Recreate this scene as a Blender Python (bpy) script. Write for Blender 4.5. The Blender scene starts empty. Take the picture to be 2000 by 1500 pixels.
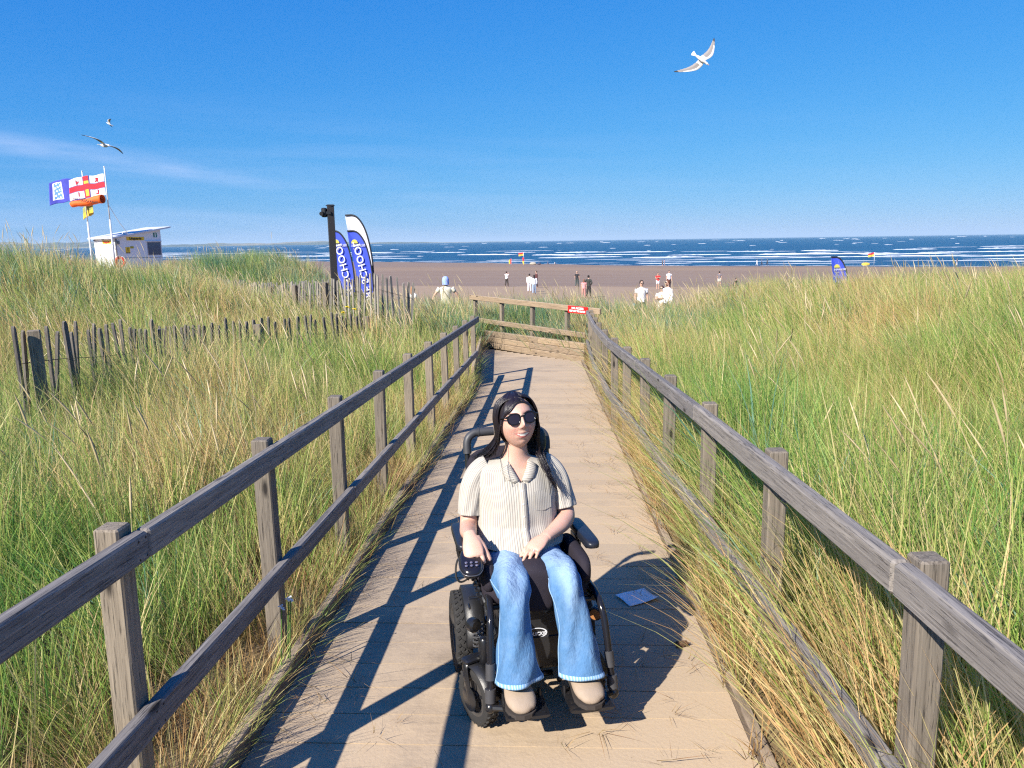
import bpy, math, random
import numpy as np
from mathutils import Vector, Matrix, Euler
R = math.radians
rnd = random.Random(7)
rng = np.random.default_rng(11)
scene = bpy.context.scene
COL = scene.collection

# ---------------------------------------------------------------- camera
cam_d = bpy.data.cameras.new('camera'); cam = bpy.data.objects.new('camera', cam_d); COL.objects.link(cam)
cam_d.sensor_width = 36; cam_d.lens = 27.0; cam_d.clip_start = 0.05; cam_d.clip_end = 60000
cam.matrix_world = Matrix.Translation((0, 0, 1.78)) @ Matrix.Rotation(R(2.9), 4, 'Z') @ Matrix.Rotation(R(90-10.54), 4, 'X') @ Matrix.Rotation(R(-0.82), 4, 'Z')
scene.camera = cam
# ---------------------------------------------------------------- sun and exposure
SUNV = Vector((0.83, 1.10, -1.0)).normalized()
sd = bpy.data.lights.new('sun', 'SUN'); sd.energy = 5.0; sd.angle = R(0.53); sd.color = (1.0, 0.93, 0.82)
sun = bpy.data.objects.new('sun', sd); COL.objects.link(sun); sun.location = (-20, -25, 30)
sun.rotation_euler = SUNV.to_track_quat('-Z', 'Y').to_euler()
scene.view_settings.view_transform = 'Standard'; scene.view_settings.look = 'None'
scene.view_settings.exposure = 0.93; scene.view_settings.gamma = 1.0; scene.view_settings.use_curve_mapping = False
scene.cycles.max_bounces = 4; scene.cycles.transparent_max_bounces = 4; scene.cycles.diffuse_bounces = 3; scene.cycles.glossy_bounces = 2; scene.cycles.transmission_bounces = 2
scene.cycles.use_denoising = False; scene.cycles.pixel_filter_type = 'BLACKMAN_HARRIS'; scene.cycles.filter_width = 1.25
scene.cycles.use_adaptive_sampling = True; scene.cycles.adaptive_threshold = 0.012
scene.cycles.caustics_reflective = False; scene.cycles.caustics_refractive = False
# ---------------------------------------------------------------- sky
world = bpy.data.worlds.new('World'); scene.world = world; world.use_nodes = True
wt = world.node_tree; wt.nodes.clear()
def wn(t, **k):
    n = wt.nodes.new(t)
    for a, b in k.items(): setattr(n, a, b)
    return n
def wm(op, a, b=None, c=None, clamp=False):
    n = wn('ShaderNodeMath', operation=op, use_clamp=clamp)
    for i, v in enumerate((a, b, c)):
        if v is None: continue
        if isinstance(v, (int, float)): n.inputs[i].default_value = v
        else: wt.links.new(v, n.inputs[i])
    return n.outputs[0]
sky = wn('ShaderNodeTexSky', sky_type='NISHITA', sun_disc=False)
sky.sun_elevation = R(36); sky.sun_rotation = R(217.1); sky.altitude = 0; sky.air_density = 1.0; sky.dust_density = 0.0; sky.ozone_density = 3.5
hs = wn('ShaderNodeHueSaturation'); hs.inputs['Saturation'].default_value = 1.0; hs.inputs['Value'].default_value = 1.0
tint = wn('ShaderNodeMix', data_type='RGBA', blend_type='MULTIPLY'); tint.inputs['Factor'].default_value = 1.0; tint.inputs[7].default_value = (0.43, 0.70, 1.10, 1)
wt.links.new(sky.outputs[0], tint.inputs[6]); wt.links.new(tint.outputs[2], hs.inputs['Color'])
tc = wn('ShaderNodeTexCoord'); sx = wn('ShaderNodeSeparateXYZ'); wt.links.new(tc.outputs['Generated'], sx.inputs[0])
el = wm('ARCSINE', sx.outputs[2]); az = wm('ARCTAN2', sx.outputs[0], sx.outputs[1])
# thin cirrus bands low over the horizon (angles in radians)
cv = wn('ShaderNodeCombineXYZ'); wt.links.new(wm('MULTIPLY', az, 2.2), cv.inputs[0]); wt.links.new(wm('MULTIPLY', wm('ADD', el, wm('MULTIPLY', az, 0.03)), 30), cv.inputs[1])
nz = wn('ShaderNodeTexNoise'); nz.inputs['Scale'].default_value = 1.3; nz.inputs['Detail'].default_value = 6; nz.inputs['Distortion'].default_value = 0.4
wt.links.new(cv.outputs[0], nz.inputs['Vector'])
band = wm('MULTIPLY', wm('MULTIPLY_ADD', nz.outputs[0], 3.4, -1.5, True), wm('MULTIPLY_ADD', el, -5.5, 1.0, True), None, True)
band = wm('MULTIPLY', band, wm('MULTIPLY_ADD', az, -0.9, 0.5, True))
# the long feathered streak at the left: centre line el = a + b*az
dl = wm('ABSOLUTE', wm('SUBTRACT', el, wm('MULTIPLY_ADD', az, -0.13, 0.030)))
cv2 = wn('ShaderNodeCombineXYZ'); wt.links.new(wm('MULTIPLY', az, 14), cv2.inputs[0]); wt.links.new(wm('MULTIPLY', el, 90), cv2.inputs[1])
nz2 = wn('ShaderNodeTexNoise'); nz2.inputs['Scale'].default_value = 1.0; nz2.inputs['Detail'].default_value = 5; wt.links.new(cv2.outputs[0], nz2.inputs['Vector'])
st = wm('MULTIPLY', wm('MULTIPLY_ADD', dl, -75, 1.0, True), wm('MULTIPLY_ADD', nz2.outputs[0], 1.8, -0.35, True))
st = wm('MULTIPLY', st, wm('MULTIPLY_ADD', az, -9.0, -2.9, True))
fac = wm('ADD', wm('MULTIPLY', band, 0.38), wm('MULTIPLY', st, 0.40), None, True)
mx = wn('ShaderNodeMix', data_type='RGBA'); wt.links.new(fac, mx.inputs['Factor'])
sr = wn('ShaderNodeSeparateColor'); wt.links.new(hs.outputs[0], sr.inputs[0]); sc_ = wn('ShaderNodeCombineColor'); KD = 0.146
for q, (pw_, am) in enumerate(((1.34, 0.68), (0.64, 0.585), (0.25, 0.845))):
    wt.links.new(wm('MULTIPLY', wm('POWER', wm('MULTIPLY', sr.outputs[q], KD), pw_), am/KD*0.92), sc_.inputs[q])
wt.links.new(sc_.outputs[0], mx.inputs[6]); mx.inputs[7].default_value = (4.2, 5.0, 7.2, 1)
bg = wn('ShaderNodeBackground'); bg.inputs['Strength'].default_value = 0.084; wt.links.new(mx.outputs[2], bg.inputs['Color'])
wo = wn('ShaderNodeOutputWorld'); wt.links.new(bg.outputs[0], wo.inputs['Surface'])

# ---------------------------------------------------------------- helpers
def tag(o, label=None, cat=None, group=None, kind=None):
    if label: o['label'] = label
    if cat: o['category'] = cat
    if group: o['group'] = group
    if kind: o['kind'] = kind
    return o
def thing(name, label, cat, loc=(0, 0, 0), rotz=0, group=None):
    o = bpy.data.objects.new(name, None); COL.objects.link(o); o.empty_display_size = 0.2
    o.location = loc; o.rotation_euler = (0, 0, rotz)
    return tag(o, label, cat, group)
def link(o, parent=None):
    COL.objects.link(o)
    if parent: o.parent = parent
    return o
def mesh(name, vs, fs, m=None, smooth=False):
    me = bpy.data.meshes.new(name); me.from_pydata([tuple(v) for v in vs], [], [tuple(int(i) for i in f) for f in fs])
    if m:
        for x in (m if isinstance(m, (list, tuple)) else [m]): me.materials.append(x)
    if smooth: me.polygons.foreach_set('use_smooth', [True]*len(me.polygons))
    me.update(); return me
class MB:
    """collects shapes into one mesh"""
    def __init__(s): s.v = []; s.f = []; s.m = []; s.cur = 0
    def add(s, vs, fs, M=None):
        b = len(s.v)
        s.v += [(M @ Vector(v)) if M is not None else Vector(v) for v in vs]
        s.f += [tuple(i+b for i in f) for f in fs]; s.m += [s.cur]*len(fs); return s
    def box(s, c, d, rot=None, bev=0.0):
        x, y, z = [k/2 for k in d]
        M = Matrix.Translation(c) @ (rot.to_4x4() if rot is not None else Matrix.Identity(4))
        if bev <= 0:
            vs = [(i*x, j*y, k*z) for k in (-1, 1) for i, j in ((-1,-1),(1,-1),(1,1),(-1,1))]
            fs = [(3,2,1,0),(4,5,6,7),(0,1,5,4),(1,2,6,5),(2,3,7,6),(3,0,4,7)]
        else:
            b = min(bev, x*.95, y*.95, z*.95); vs = []; fs = []
            def ring(zz, k):
                X, Y = x-k, y-k; q = len(vs)
                vs.extend([(-X+b-k if 0 else -X+(b if k==0 else 0), -Y, zz), (X-(b if k==0 else 0), -Y, zz), (X, -Y+(b if k==0 else 0), zz), (X, Y-(b if k==0 else 0), zz), (X-(b if k==0 else 0), Y, zz), (-X+(b if k==0 else 0), Y, zz), (-X, Y-(b if k==0 else 0), zz), (-X, -Y+(b if k==0 else 0), zz)])
                return q
            # rings: inner bottom, outer bottom, outer top, inner top (octagonal corners)
            def oct(X, Y, bb, zz):
                q = len(vs); vs.extend([(-X+bb,-Y,zz),(X-bb,-Y,zz),(X,-Y+bb,zz),(X,Y-bb,zz),(X-bb,Y,zz),(-X+bb,Y,zz),(-X,Y-bb,zz),(-X,-Y+bb,zz)]); return q
            r = [oct(x-b, y-b, b*.5, -z), oct(x, y, b, -z+b), oct(x, y, b, z-b), oct(x-b, y-b, b*.5, z)]
            for a, c2 in zip(r, r[1:]):
                for i in range(8): fs.append((a+i, a+(i+1)%8, c2+(i+1)%8, c2+i))
            fs.append(tuple(r[0]+i for i in range(7, -1, -1))); fs.append(tuple(r[3]+i for i in range(8)))
        return s.add(vs, fs, M)
    def tube(s, pts, rad, n=8, cap=True, flat=1.0, up=None):
        P = [Vector(p) for p in pts]; k = len(P)
        rad = rad if isinstance(rad, (list, tuple)) else [rad]*k
        vs = []; fs = []; prev = None
        for i in range(k):
            t = (P[min(i+1, k-1)] - P[max(i-1, 0)]).normalized()
            if prev is None:
                a = Vector(up) if up else (Vector((0,0,1)) if abs(t.z) < .9 else Vector((1,0,0)))
                u = (a - t*a.dot(t)).normalized()
            else: u = (prev - t*prev.dot(t)).normalized()
            prev = u; w = t.cross(u)
            for j in range(n):
                an = 2*math.pi*j/n; vs.append(P[i] + (u*math.cos(an)*flat + w*math.sin(an))*rad[i])
        for i in range(k-1):
            for j in range(n): fs.append((i*n+j, i*n+(j+1)%n, (i+1)*n+(j+1)%n, (i+1)*n+j))
        if cap: fs.append(tuple(range(n-1, -1, -1))); fs.append(tuple((k-1)*n+j for j in range(n)))
        return s.add(vs, fs)
    def lathe(s, prof, n=16, M=None, cap=False):
        """prof: (radius, z) list; axis z"""
        vs = [(r*math.cos(2*math.pi*j/n), r*math.sin(2*math.pi*j/n), z) for r, z in prof for j in range(n)]
        fs = [(i*n+j, i*n+(j+1)%n, (i+1)*n+(j+1)%n, (i+1)*n+j) for i in range(len(prof)-1) for j in range(n)]
        if cap: fs.append(tuple(range(n-1, -1, -1))); fs.append(tuple((len(prof)-1)*n+j for j in range(n)))
        return s.add(vs, fs, M)
    def prism(s, poly, d, M=None):
        """poly in local xz, extruded along y by d"""
        n = len(poly); vs = [(x, -d/2, z) for x, z in poly] + [(x, d/2, z) for x, z in poly]
        fs = [tuple(range(n)), tuple(range(2*n-1, n-1, -1))] + [(i, i+n, (i+1)%n+n, (i+1)%n) for i in range(n)]
        return s.add(vs, fs, M)
    def ell(s, c, r, n=12, m=8, rot=None):
        M = Matrix.Translation(c) @ (rot.to_4x4() if rot is not None else Matrix.Identity(4))
        vs = [(0,0,-r[2])]; fs = []
        for i in range(1, m):
            a = -math.pi/2 + math.pi*i/m
            for j in range(n): b = 2*math.pi*j/n; vs.append((r[0]*math.cos(a)*math.cos(b), r[1]*math.cos(a)*math.sin(b), r[2]*math.sin(a)))
        vs.append((0,0,r[2])); L = len(vs)-1
        for j in range(n): fs.append((0, 1+(j+1)%n, 1+j)); fs.append((L, L-n+j, L-n+(j+1)%n))
        for i in range(m-2):
            for j in range(n): fs.append((1+i*n+j, 1+i*n+(j+1)%n, 1+(i+1)*n+(j+1)%n, 1+(i+1)*n+j))
        return s.add(vs, fs, M)
    def mesh(s, name, m=None, smooth=False):
        me = mesh(name, s.v, s.f, m, smooth)
        if any(s.m): me.polygons.foreach_set('material_index', s.m)
        return me
    def obj(s, name, m=None, parent=None, smooth=False, loc=None, rot=None):
        o = bpy.data.objects.new(name, s.mesh(name, m, smooth)); link(o, parent)
        if loc is not None: o.location = loc
        if rot is not None: o.rotation_euler = rot
        return o
def autosmooth(o, deg=35):
    me = o.data
    me.polygons.foreach_set('use_smooth', [True]*len(me.polygons))
    try: me.set_sharp_from_angle(angle=R(deg))
    except Exception: pass
    return o
def basis(p, q, up=(0, 0, 1)):
    """matrix at p with local X toward q"""
    p, q = Vector(p), Vector(q); x = (q-p).normalized(); u = Vector(up); y = u.cross(x).normalized(); z = x.cross(y)
    M = Matrix((x, y, z)).transposed().to_4x4(); M.translation = p; return M
# ---------------------------------------------------------------- materials
class NT:
    def __init__(s, name):
        s.m = bpy.data.materials.new(name); s.m.use_nodes = True; s.t = s.m.node_tree; s.t.nodes.clear()
        s.out = s.t.nodes.new('ShaderNodeOutputMaterial'); s.p = s.t.nodes.new('ShaderNodeBsdfPrincipled')
        s.t.links.new(s.p.outputs[0], s.out.inputs['Surface'])
    def n(s, t, ins=None, **k):
        n = s.t.nodes.new(t)
        for a, b in k.items(): setattr(n, a, b)
        for a, b in (ins or {}).items(): s.set(n.inputs[a], b)
        return n
    def set(s, sock, v):
        if isinstance(v, bpy.types.NodeSocket): s.t.links.new(v, sock)
        elif isinstance(v, (tuple, list)) and len(v) == 3 and sock.type == 'RGBA': sock.default_value = (*v, 1)
        else: sock.default_value = v
    def P(s, **k):
        for a, b in k.items(): s.set(s.p.inputs[a.replace('_', ' ')], b)
        return s
    def math(s, op, a, b=None, c=None, clamp=False):
        n = s.n('ShaderNodeMath', operation=op, use_clamp=clamp)
        for i, v in enumerate((a, b, c)):
            if v is not None: s.set(n.inputs[i], v)
        return n.outputs[0]
    def noise(s, scale, vec=None, detail=4, rough=0.55, dist=0.0, out=0):
        n = s.n('ShaderNodeTexNoise', {'Scale': scale, 'Detail': detail, 'Roughness': rough, 'Distortion': dist})
        if vec is not None: s.set(n.inputs['Vector'], vec)
        return n.outputs[out]
    def coord(s, kind='Object', scale=(1, 1, 1), rand=0.0):
        v = s.n('ShaderNodeTexCoord').outputs[kind] if kind != 'World' else s.n('ShaderNodeNewGeometry').outputs['Position']
        if rand:
            oi = s.n('ShaderNodeObjectInfo'); r = s.math('MULTIPLY', oi.outputs['Random'], rand)
            cb = s.n('ShaderNodeCombineXYZ', {0: r, 1: r, 2: r})
            v = s.n('ShaderNodeVectorMath', {0: v, 1: cb.outputs[0]}, operation='ADD').outputs[0]
        return s.n('ShaderNodeMapping', {'Vector': v, 'Scale': scale}).outputs[0]
    def ramp(s, fac, stops, interp='LINEAR'):
        n = s.n('ShaderNodeValToRGB'); n.color_ramp.interpolation = interp; e = n.color_ramp.elements
        while len(e) < len(stops): e.new(0.5)
        for x, (p, c) in zip(e, stops): x.position = p; x.color = (*c, 1) if len(c) == 3 else c
        s.set(n.inputs[0], fac); return n.outputs[0]
    def mix(s, f, a, b, mode='MIX'):
        n = s.n('ShaderNodeMix', data_type='RGBA', blend_type=mode); s.set(n.inputs['Factor'], f)
        s.set(n.inputs[6], a); s.set(n.inputs[7], b); return n.outputs[2]
    def bump(s, h, strength=0.5, dist=0.01, normal=None):
        n = s.n('ShaderNodeBump', {'Height': h, 'Strength': strength, 'Distance': dist})
        if normal is not None: s.set(n.inputs['Normal'], normal)
        s.set(s.p.inputs['Normal'], n.outputs[0]); return n.outputs[0]
def plain(name, c, rough=0.5, metal=0.0, var=0.12, scale=30, bump=0.0, spec=0.5, **k):
    t = NT(name); co = t.coord('Object', rand=9.0)
    nz = t.noise(scale, co)
    col = t.mix(nz, tuple(x*(1-var) for x in c), tuple(min(1, x*(1+var)) for x in c))
    t.P(Base_Color=col, Roughness=rough, Metallic=metal, Specular_IOR_Level=spec)
    for a, b in k.items(): t.P(**{a: b})
    if bump: t.bump(t.noise(scale*4, co), bump, 0.004)
    return t.m
def wood(name, axis, dark, light, sand=0.0, bump=0.6):
    t = NT(name)
    sc = {'x': (2.6, 75, 75), 'z': (75, 75, 2.6)}[axis]
    co = t.coord('Object', sc, rand=23.0); c1 = t.coord('Object', (1, 1, 1), rand=23.0)
    g = t.noise(1.0, co, 5, 0.6, 0.7); g2 = t.noise(2.6, co, 3, 0.7)
    blot = t.noise(2.3, c1, 3)
    col = t.ramp(g, [(0.30, dark), (0.5, tuple((a+b)/2 for a, b in zip(dark, light))), (0.72, light)])
    col = t.mix(t.math('MULTIPLY_ADD', blot, 2.4, -0.85, True), col, tuple(x*0.62 for x in light))
    # knots
    kc = t.coord('Object', {'x': (2.6, 9, 9), 'z': (9, 9, 2.6)}[axis], rand=23.0)
    vo = t.n('ShaderNodeTexVoronoi', {'Vector': kc, 'Scale': 1.0}).outputs['Distance']
    kn = t.ramp(vo, [(0.07, (1, 1, 1)), (0.15, (0, 0, 0))])
    col = t.mix(kn, col, (0.03, 0.025, 0.022))
    cr = t.ramp(g2, [(0.33, (1, 1, 1)), (0.42, (0, 0, 0))])
    col = t.mix(t.math('MULTIPLY', cr, 0.75), col, tuple(x*0.35 for x in dark))
    oi = t.n('ShaderNodeObjectInfo').outputs['Random']
    col = t.mix(1.0, col, t.ramp(oi, [(0, (0.8, 0.8, 0.82)), (1, (1.12, 1.09, 1.04))]), 'MULTIPLY')
    if sand:
        geo = t.n('ShaderNodeNewGeometry'); nz = t.n('ShaderNodeSeparateXYZ', {0: geo.outputs['Normal']}).outputs[2]
        sf = t.math('MULTIPLY', t.math('MULTIPLY_ADD', t.noise(5, t.coord('World')), 3, -0.9, True), t.math('MULTIPLY', nz, sand, None, True))
        col = t.mix(sf, col, (0.42, 0.33, 0.24))
    t.P(Base_Color=col, Roughness=0.82, Specular_IOR_Level=0.25)
    h = t.math('SUBTRACT', g, t.math('MULTIPLY', cr, 0.6)); h = t.math('ADD', h, t.math('MULTIPLY', kn, -0.5))
    t.bump(h, bump, 0.006); return t.m
M_RAIL = wood('weathered_rail_wood', 'x', (0.095, 0.088, 0.088), (0.31, 0.285, 0.265))
M_POST = wood('weathered_post_wood', 'z', (0.12, 0.10, 0.08), (0.31, 0.265, 0.21))
M_PALE = wood('grey_paling_wood', 'z', (0.05, 0.044, 0.04), (0.24, 0.215, 0.19), bump=0.4)
M_PALE2 = wood('pale_grey_paling_wood', 'z', (0.13, 0.12, 0.11), (0.40, 0.37, 0.33), bump=0.4)
M_SLEEPER = wood('sandy_sleeper_wood', 'x', (0.17, 0.125, 0.085), (0.42, 0.32, 0.22), sand=0.8)
M_KERB = wood('kerb_board_wood', 'x', (0.09, 0.07, 0.055), (0.26, 0.205, 0.155), sand=0.7)
# ================================================================ GROUND
S = math.tan(R(2.2))
def sstep(a, b, x):
    t = np.clip((x-a)/(b-a), 0, 1); return t*t*(3-2*t)
def gs(x, y, cx, cy, sx_, sy_): return np.exp(-((x-cx)/sx_)**2 - ((y-cy)/sy_)**2)
def shore_y(x): return np.interp(x, [-600, -33, 26, 103, 900], [700, 290, 231, 192, 150])
def beach_z(x, y):
    u = y/shore_y(x)*212
    return np.interp(u, [-60, 20, 30, 50, 77, 110, 212, 400], [-1.3, -1.5, -1.72, -2.6, -3.5, -4.2, -5.82, -11.0])
def wob(x, y):
    return 0.05*np.sin(x*1.7+y*0.9)+0.04*np.sin(x*0.8-y*2.1+1.3)+0.03*np.sin(x*3.1+y*2.7+0.5)
def ground_z(x, y):
    x = np.asarray(x, float); y = np.asarray(y, float)
    zr = -S*np.clip(y, -8, 40)
    # left dunes
    L = zr + 0.12*sstep(-1.3, -3.0, x) + 1.30*gs(x, y, -10.5, 16, 4.0, 4.8) + 1.35*gs(x, y, -17, 19, 5.0, 8) + 1.72*gs(x, y, -9.9, 25.5, 3.0, 3.4)
    L = L + 0.35*gs(x, y, -4.2, 17.5, 2.2, 2.2) + 0.12*sstep(-4, -7, x)
    # right dunes
    Rr = zr + 0.03 + 0.74*sstep(2.0, 6.5, x) + 0.25*sstep(8, 16, x) + 0.06*sstep(1.1, 2.0, x)
    C = zr + 0.50*gs(x, y, -0.6, 19.6, 3.4, 1.5)
    w = sstep(-1.6, 1.0, x)
    D = np.where(y > 17, L*(1-w)+Rr*w + 0.45*gs(x, y, -0.6, 19.8, 3.2, 1.4), np.where(x < -0.2, L, Rr))
    D = D + wob(x, y)*sstep(0.0, 0.8, np.abs(x+0.2)-1.2)
    B = beach_z(x, y)
    edge = np.interp(x, [-30, -13, -8, -5, -1, 2, 5, 8, 30], [30, 31, 28.5, 22.5, 20.6, 19.8, 21, 22.5, 24])
    f = sstep(0, 7.5, y-edge)
    Z = D*(1-f)+B*f
    # rise the lifeguard hut stands on
    Z = Z + 2.6*gs(x, y, -27.5, 51, 4.5, 4)*sstep(30, 40, y)
    # trough the boardwalk is laid in
    inb = sstep(0.0, 0.10, x+1.19+np.interp(y, [12, 13.5, 15.7, 18], [0, 0.10, 0.29, 0.40]))*(1-sstep(0.70, 0.80, x))*(1-sstep(15.2, 15.6, y-(-1.296*(x-0.6))))
    k = inb
    return Z*(1-k) + (zr-0.075)*k
def gz(x, y): return float(ground_z(x, y))
def spread(lo, dlo, dhi, hi, step, g=1.18):
    a = list(np.arange(dlo, dhi+1e-6, step)); s = step; v = dhi
    while v < hi: s *= g; v += s; a.append(v)
    s = step; v = dlo; pre = []
    while v > lo: s *= g; v -= s; pre.append(v)
    return np.array(pre[::-1]+a)
xs = spread(-1500, -20, 14, 1500, 0.2); ys = spread(-120, -3, 36, 900, 0.2, 1.12)
# fine columns at the boardwalk edges
xs = np.array(sorted(set(list(xs)+[-1.19, -1.14, -1.09, 0.70, 0.745, 0.79])))
X, Y = np.meshgrid(xs, ys); Z = ground_z(X, Y); Z = np.maximum(Z, -12)
nx, ny = len(xs), len(ys)
gm = bpy.data.meshes.new('sand_ground'); V = np.stack([X, Y, Z], -1).reshape(-1, 3)
i = np.arange(ny-1)[:, None]*nx + np.arange(nx-1)[None]; F = np.stack([i, i+1, i+nx+1, i+nx], -1).reshape(-1, 4)
gm.from_pydata(V.tolist(), [], F.tolist()); gm.polygons.foreach_set('use_smooth', [True]*len(F))
t = NT('beach_sand'); pos = t.coord('World'); sp = t.n('ShaderNodeSeparateXYZ', {0: pos})
yy = t.math('ADD', sp.outputs[1], t.math('MULTIPLY', sp.outputs[0], 0.18))
yy = t.math('ADD', yy, t.math('MULTIPLY_ADD', t.noise(0.05, pos, 4), 16, -8))
wet = t.ramp(t.math('DIVIDE', yy, 300), [(0.0, (0, 0, 0)), (0.285, (0, 0, 0)), (0.298, (1, 1, 1)), (0.56, (0.85, 0.85, 0.85)), (0.62, (0.55, 0.55, 0.55)), (0.72, (1, 1, 1))])
fine = t.noise(14, pos, 5, 0.7); big = t.noise(0.35, pos, 3)
dry = t.mix(fine, (0.27, 0.19, 0.125), (0.40, 0.29, 0.20)); dry = t.mix(t.math('MULTIPLY', big, 0.5), dry, (0.25, 0.175, 0.12))
wc = t.mix(t.noise(0.02, t.coord('World', (1, 6, 1)), 4), (0.21, 0.13, 0.068), (0.31, 0.205, 0.118))
col = t.mix(wet, dry, wc)
near = t.math('LESS_THAN', sp.outputs[1], 33)   # brown litter between the grass
thatch = t.mix(t.noise(60, t.coord('World', (1, 1, 1)), 5, 0.75), (0.05, 0.035, 0.018), (0.30, 0.215, 0.11))
sandp = t.math('MULTIPLY_ADD', t.noise(1.1, pos, 3), 4, -2.3, True)
col = t.mix(near, col, t.mix(sandp, thatch, dry))
t.P(Base_Color=col, Roughness=t.math('MULTIPLY_ADD', wet, -0.45, 0.95), Specular_IOR_Level=0.3)
t.bump(t.math('ADD', fine, t.math('MULTIPLY', t.noise(2.2, pos, 3), 1.5)), 0.6, 0.02)
gm.materials.append(t.m)
ground = bpy.data.objects.new('beach', gm); link(ground); tag(ground, kind='structure')

# ================================================================ SEA
t = NT('sea_water'); pos = t.coord('World', (1, 1.6, 1))
w1 = t.noise(0.22, pos, 6, 0.62, 0.3); w2 = t.noise(0.035, pos, 4, 0.6)
spx = t.n('ShaderNodeSeparateXYZ', {0: t.coord('World')})
far = t.math('DIVIDE', spx.outputs[1], 4000, None, True)
deep = t.mix(t.math('POWER', far, 0.45), (0.014, 0.080, 0.165), (0.003, 0.105, 0.17))
streak = t.math('MULTIPLY_ADD', t.noise(0.05, t.coord('World', (0.35, 1.8, 1)), 5, 0.65), 2.4, -0.75, True)
col = t.mix(streak, deep, (0.006, 0.035, 0.10))
t.P(Base_Color=col, Roughness=0.32, IOR=1.33, Specular_IOR_Level=0.28)
t.bump(t.math('ADD', w1, t.math('MULTIPLY', w2, 2.5)), 1.0, 1.6)
mb = MB(); mb.add([(-30000, 120, 0), (30000, 120, 0), (30000, 40000, 0), (-30000, 40000, 0)], [(0, 1, 2, 3)])
sea = mb.obj('sea', t.m, loc=(0, 0, -5.82)); tag(sea, kind='structure')
# breaking waves: long low ridges of foam, real height
t = NT('sea_foam'); t.P(Base_Color=t.mix(t.noise(1.5, t.coord('World'), 5, 0.7), (0.62, 0.68, 0.72), (0.88, 0.9, 0.9)), Roughness=0.9)
foamv, foamf = [], []
def ridge(cx, cy, L, w, h, ang=0.0, seg=14):
    b = len(foamv); ph = rnd.random()*9
    for i in range(seg+1):
        u = i/seg; e = math.sin(math.pi*u)**0.45 if 0 < u < 1 else 0.0
        x = (u-0.5)*L; wy = 0.12*L*0.1*math.sin(u*7+ph)+0.5*math.sin(u*19+ph)
        hh = h*e*(0.55+0.45*rnd.random()); ww = w*e*(0.6+0.5*rnd.random())
        for yo, z in ((-ww, 0), (-ww*0.3, hh), (ww*0.35, hh*0.8), (ww, 0)):
            X_, Y_ = x, wy+yo
            foamv.append((cx+X_*math.cos(ang)-Y_*math.sin(ang), cy+X_*math.sin(ang)+Y_*math.cos(ang), -5.84+z))
    for i in range(seg):
        for k in range(3): a = b+i*4+k; foamf.append((a, a+4, a+5, a+1))
def shore_line(x): return float(shore_y(x))
for k in range(120):
    d = rnd.choice([rnd.uniform(8, 90), rnd.uniform(40, 200), rnd.uniform(90, 330)])
    x = rnd.uniform(-0.95, 0.8)*(240+d); y0 = shore_line(x)
    L = rnd.uniform(6, 34)*(1+d/250); ridge(x, y0+d, L, rnd.uniform(0.7, 1.8), rnd.uniform(0.08, 0.24)*(0.7+d/300), -0.05)
for row, (d, n_, hh) in enumerate(((105, 13, 0.42), (165, 12, 0.5), (250, 10, 0.5))):   # main breaker lines, denser at the right
    for k in range(n_):
        x = -150+ (k+rnd.uniform(-.3, .3))*430/n_
        if x < 40 and rnd.random() < 0.6: continue
        ridge(x, shore_line(x)+d+rnd.uniform(-6, 6), rnd.uniform(20, 52), 1.6, hh*rnd.uniform(0.6, 1.15), -0.06, 24)
for k in range(60):     # thin wash at the very edge
    x = -200+k*8+rnd.uniform(-3, 3); ridge(x, shore_line(x)+rnd.uniform(0, 6), rnd.uniform(5, 12), 0.5, 0.07, -0.1)
for k in range(120):    # scattered whitecaps
    y = 420*math.exp(rnd.random()*2.1); x = rnd.uniform(-0.75, 0.72)*y; ridge(x, y, rnd.uniform(2, 9)*(y/600), rnd.uniform(0.5, 1.0)*(y/500), rnd.uniform(0.10, 0.28)*(y/600), 0, 6)
surf = bpy.data.objects.new('surf', mesh('surf', foamv, foamf, t.m, True)); link(surf)
tag(surf, 'white foam of breaking waves and whitecaps along the shore', None, None, 'stuff')
# far shore hills across the water
t = NT('far_farmland'); p = t.coord('World', (0.0016, 0.0004, 0.012))
t.P(Base_Color=t.ramp(t.noise(1.0, p, 5, 0.6), [(0.38, (0.03, 0.055, 0.055)), (0.5, (0.10, 0.12, 0.08)), (0.58, (0.30, 0.25, 0.17)), (0.7, (0.04, 0.07, 0.06))]), Roughness=1.0, Specular_IOR_Level=0.0)
vs, fs = [], []; N = 420
for i in range(N+1):
    a = R(-52 + 49.4*i/N); D0 = 7000
    e = (1-i/N); env = 1.0 if i < 190 else max(0.0, (1-(i-190)/230))**0.55
    h = 0.47*env*(105 + 38*math.sin(i*0.043+1) + 22*math.sin(i*0.11) + 9*math.sin(i*0.31+2) + 5*math.sin(i*0.9))*(0.45+0.55*min(1, 1.25*e))
    h = max(h, 0.0)
    for dd, hh in ((0, 0), (450, h*0.55), (1200, h)):
        q = D0+dd; vs.append((math.sin(a)*q, math.cos(a)*q, -6+hh))
for i in range(N):
    for k in range(2): a_ = i*3+k; fs.append((a_, a_+3, a_+4, a_+1))
hills = bpy.data.objects.new('far_hills', mesh('far_hills', vs, fs, t.m, True)); link(hills); tag(hills, kind='structure')

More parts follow.
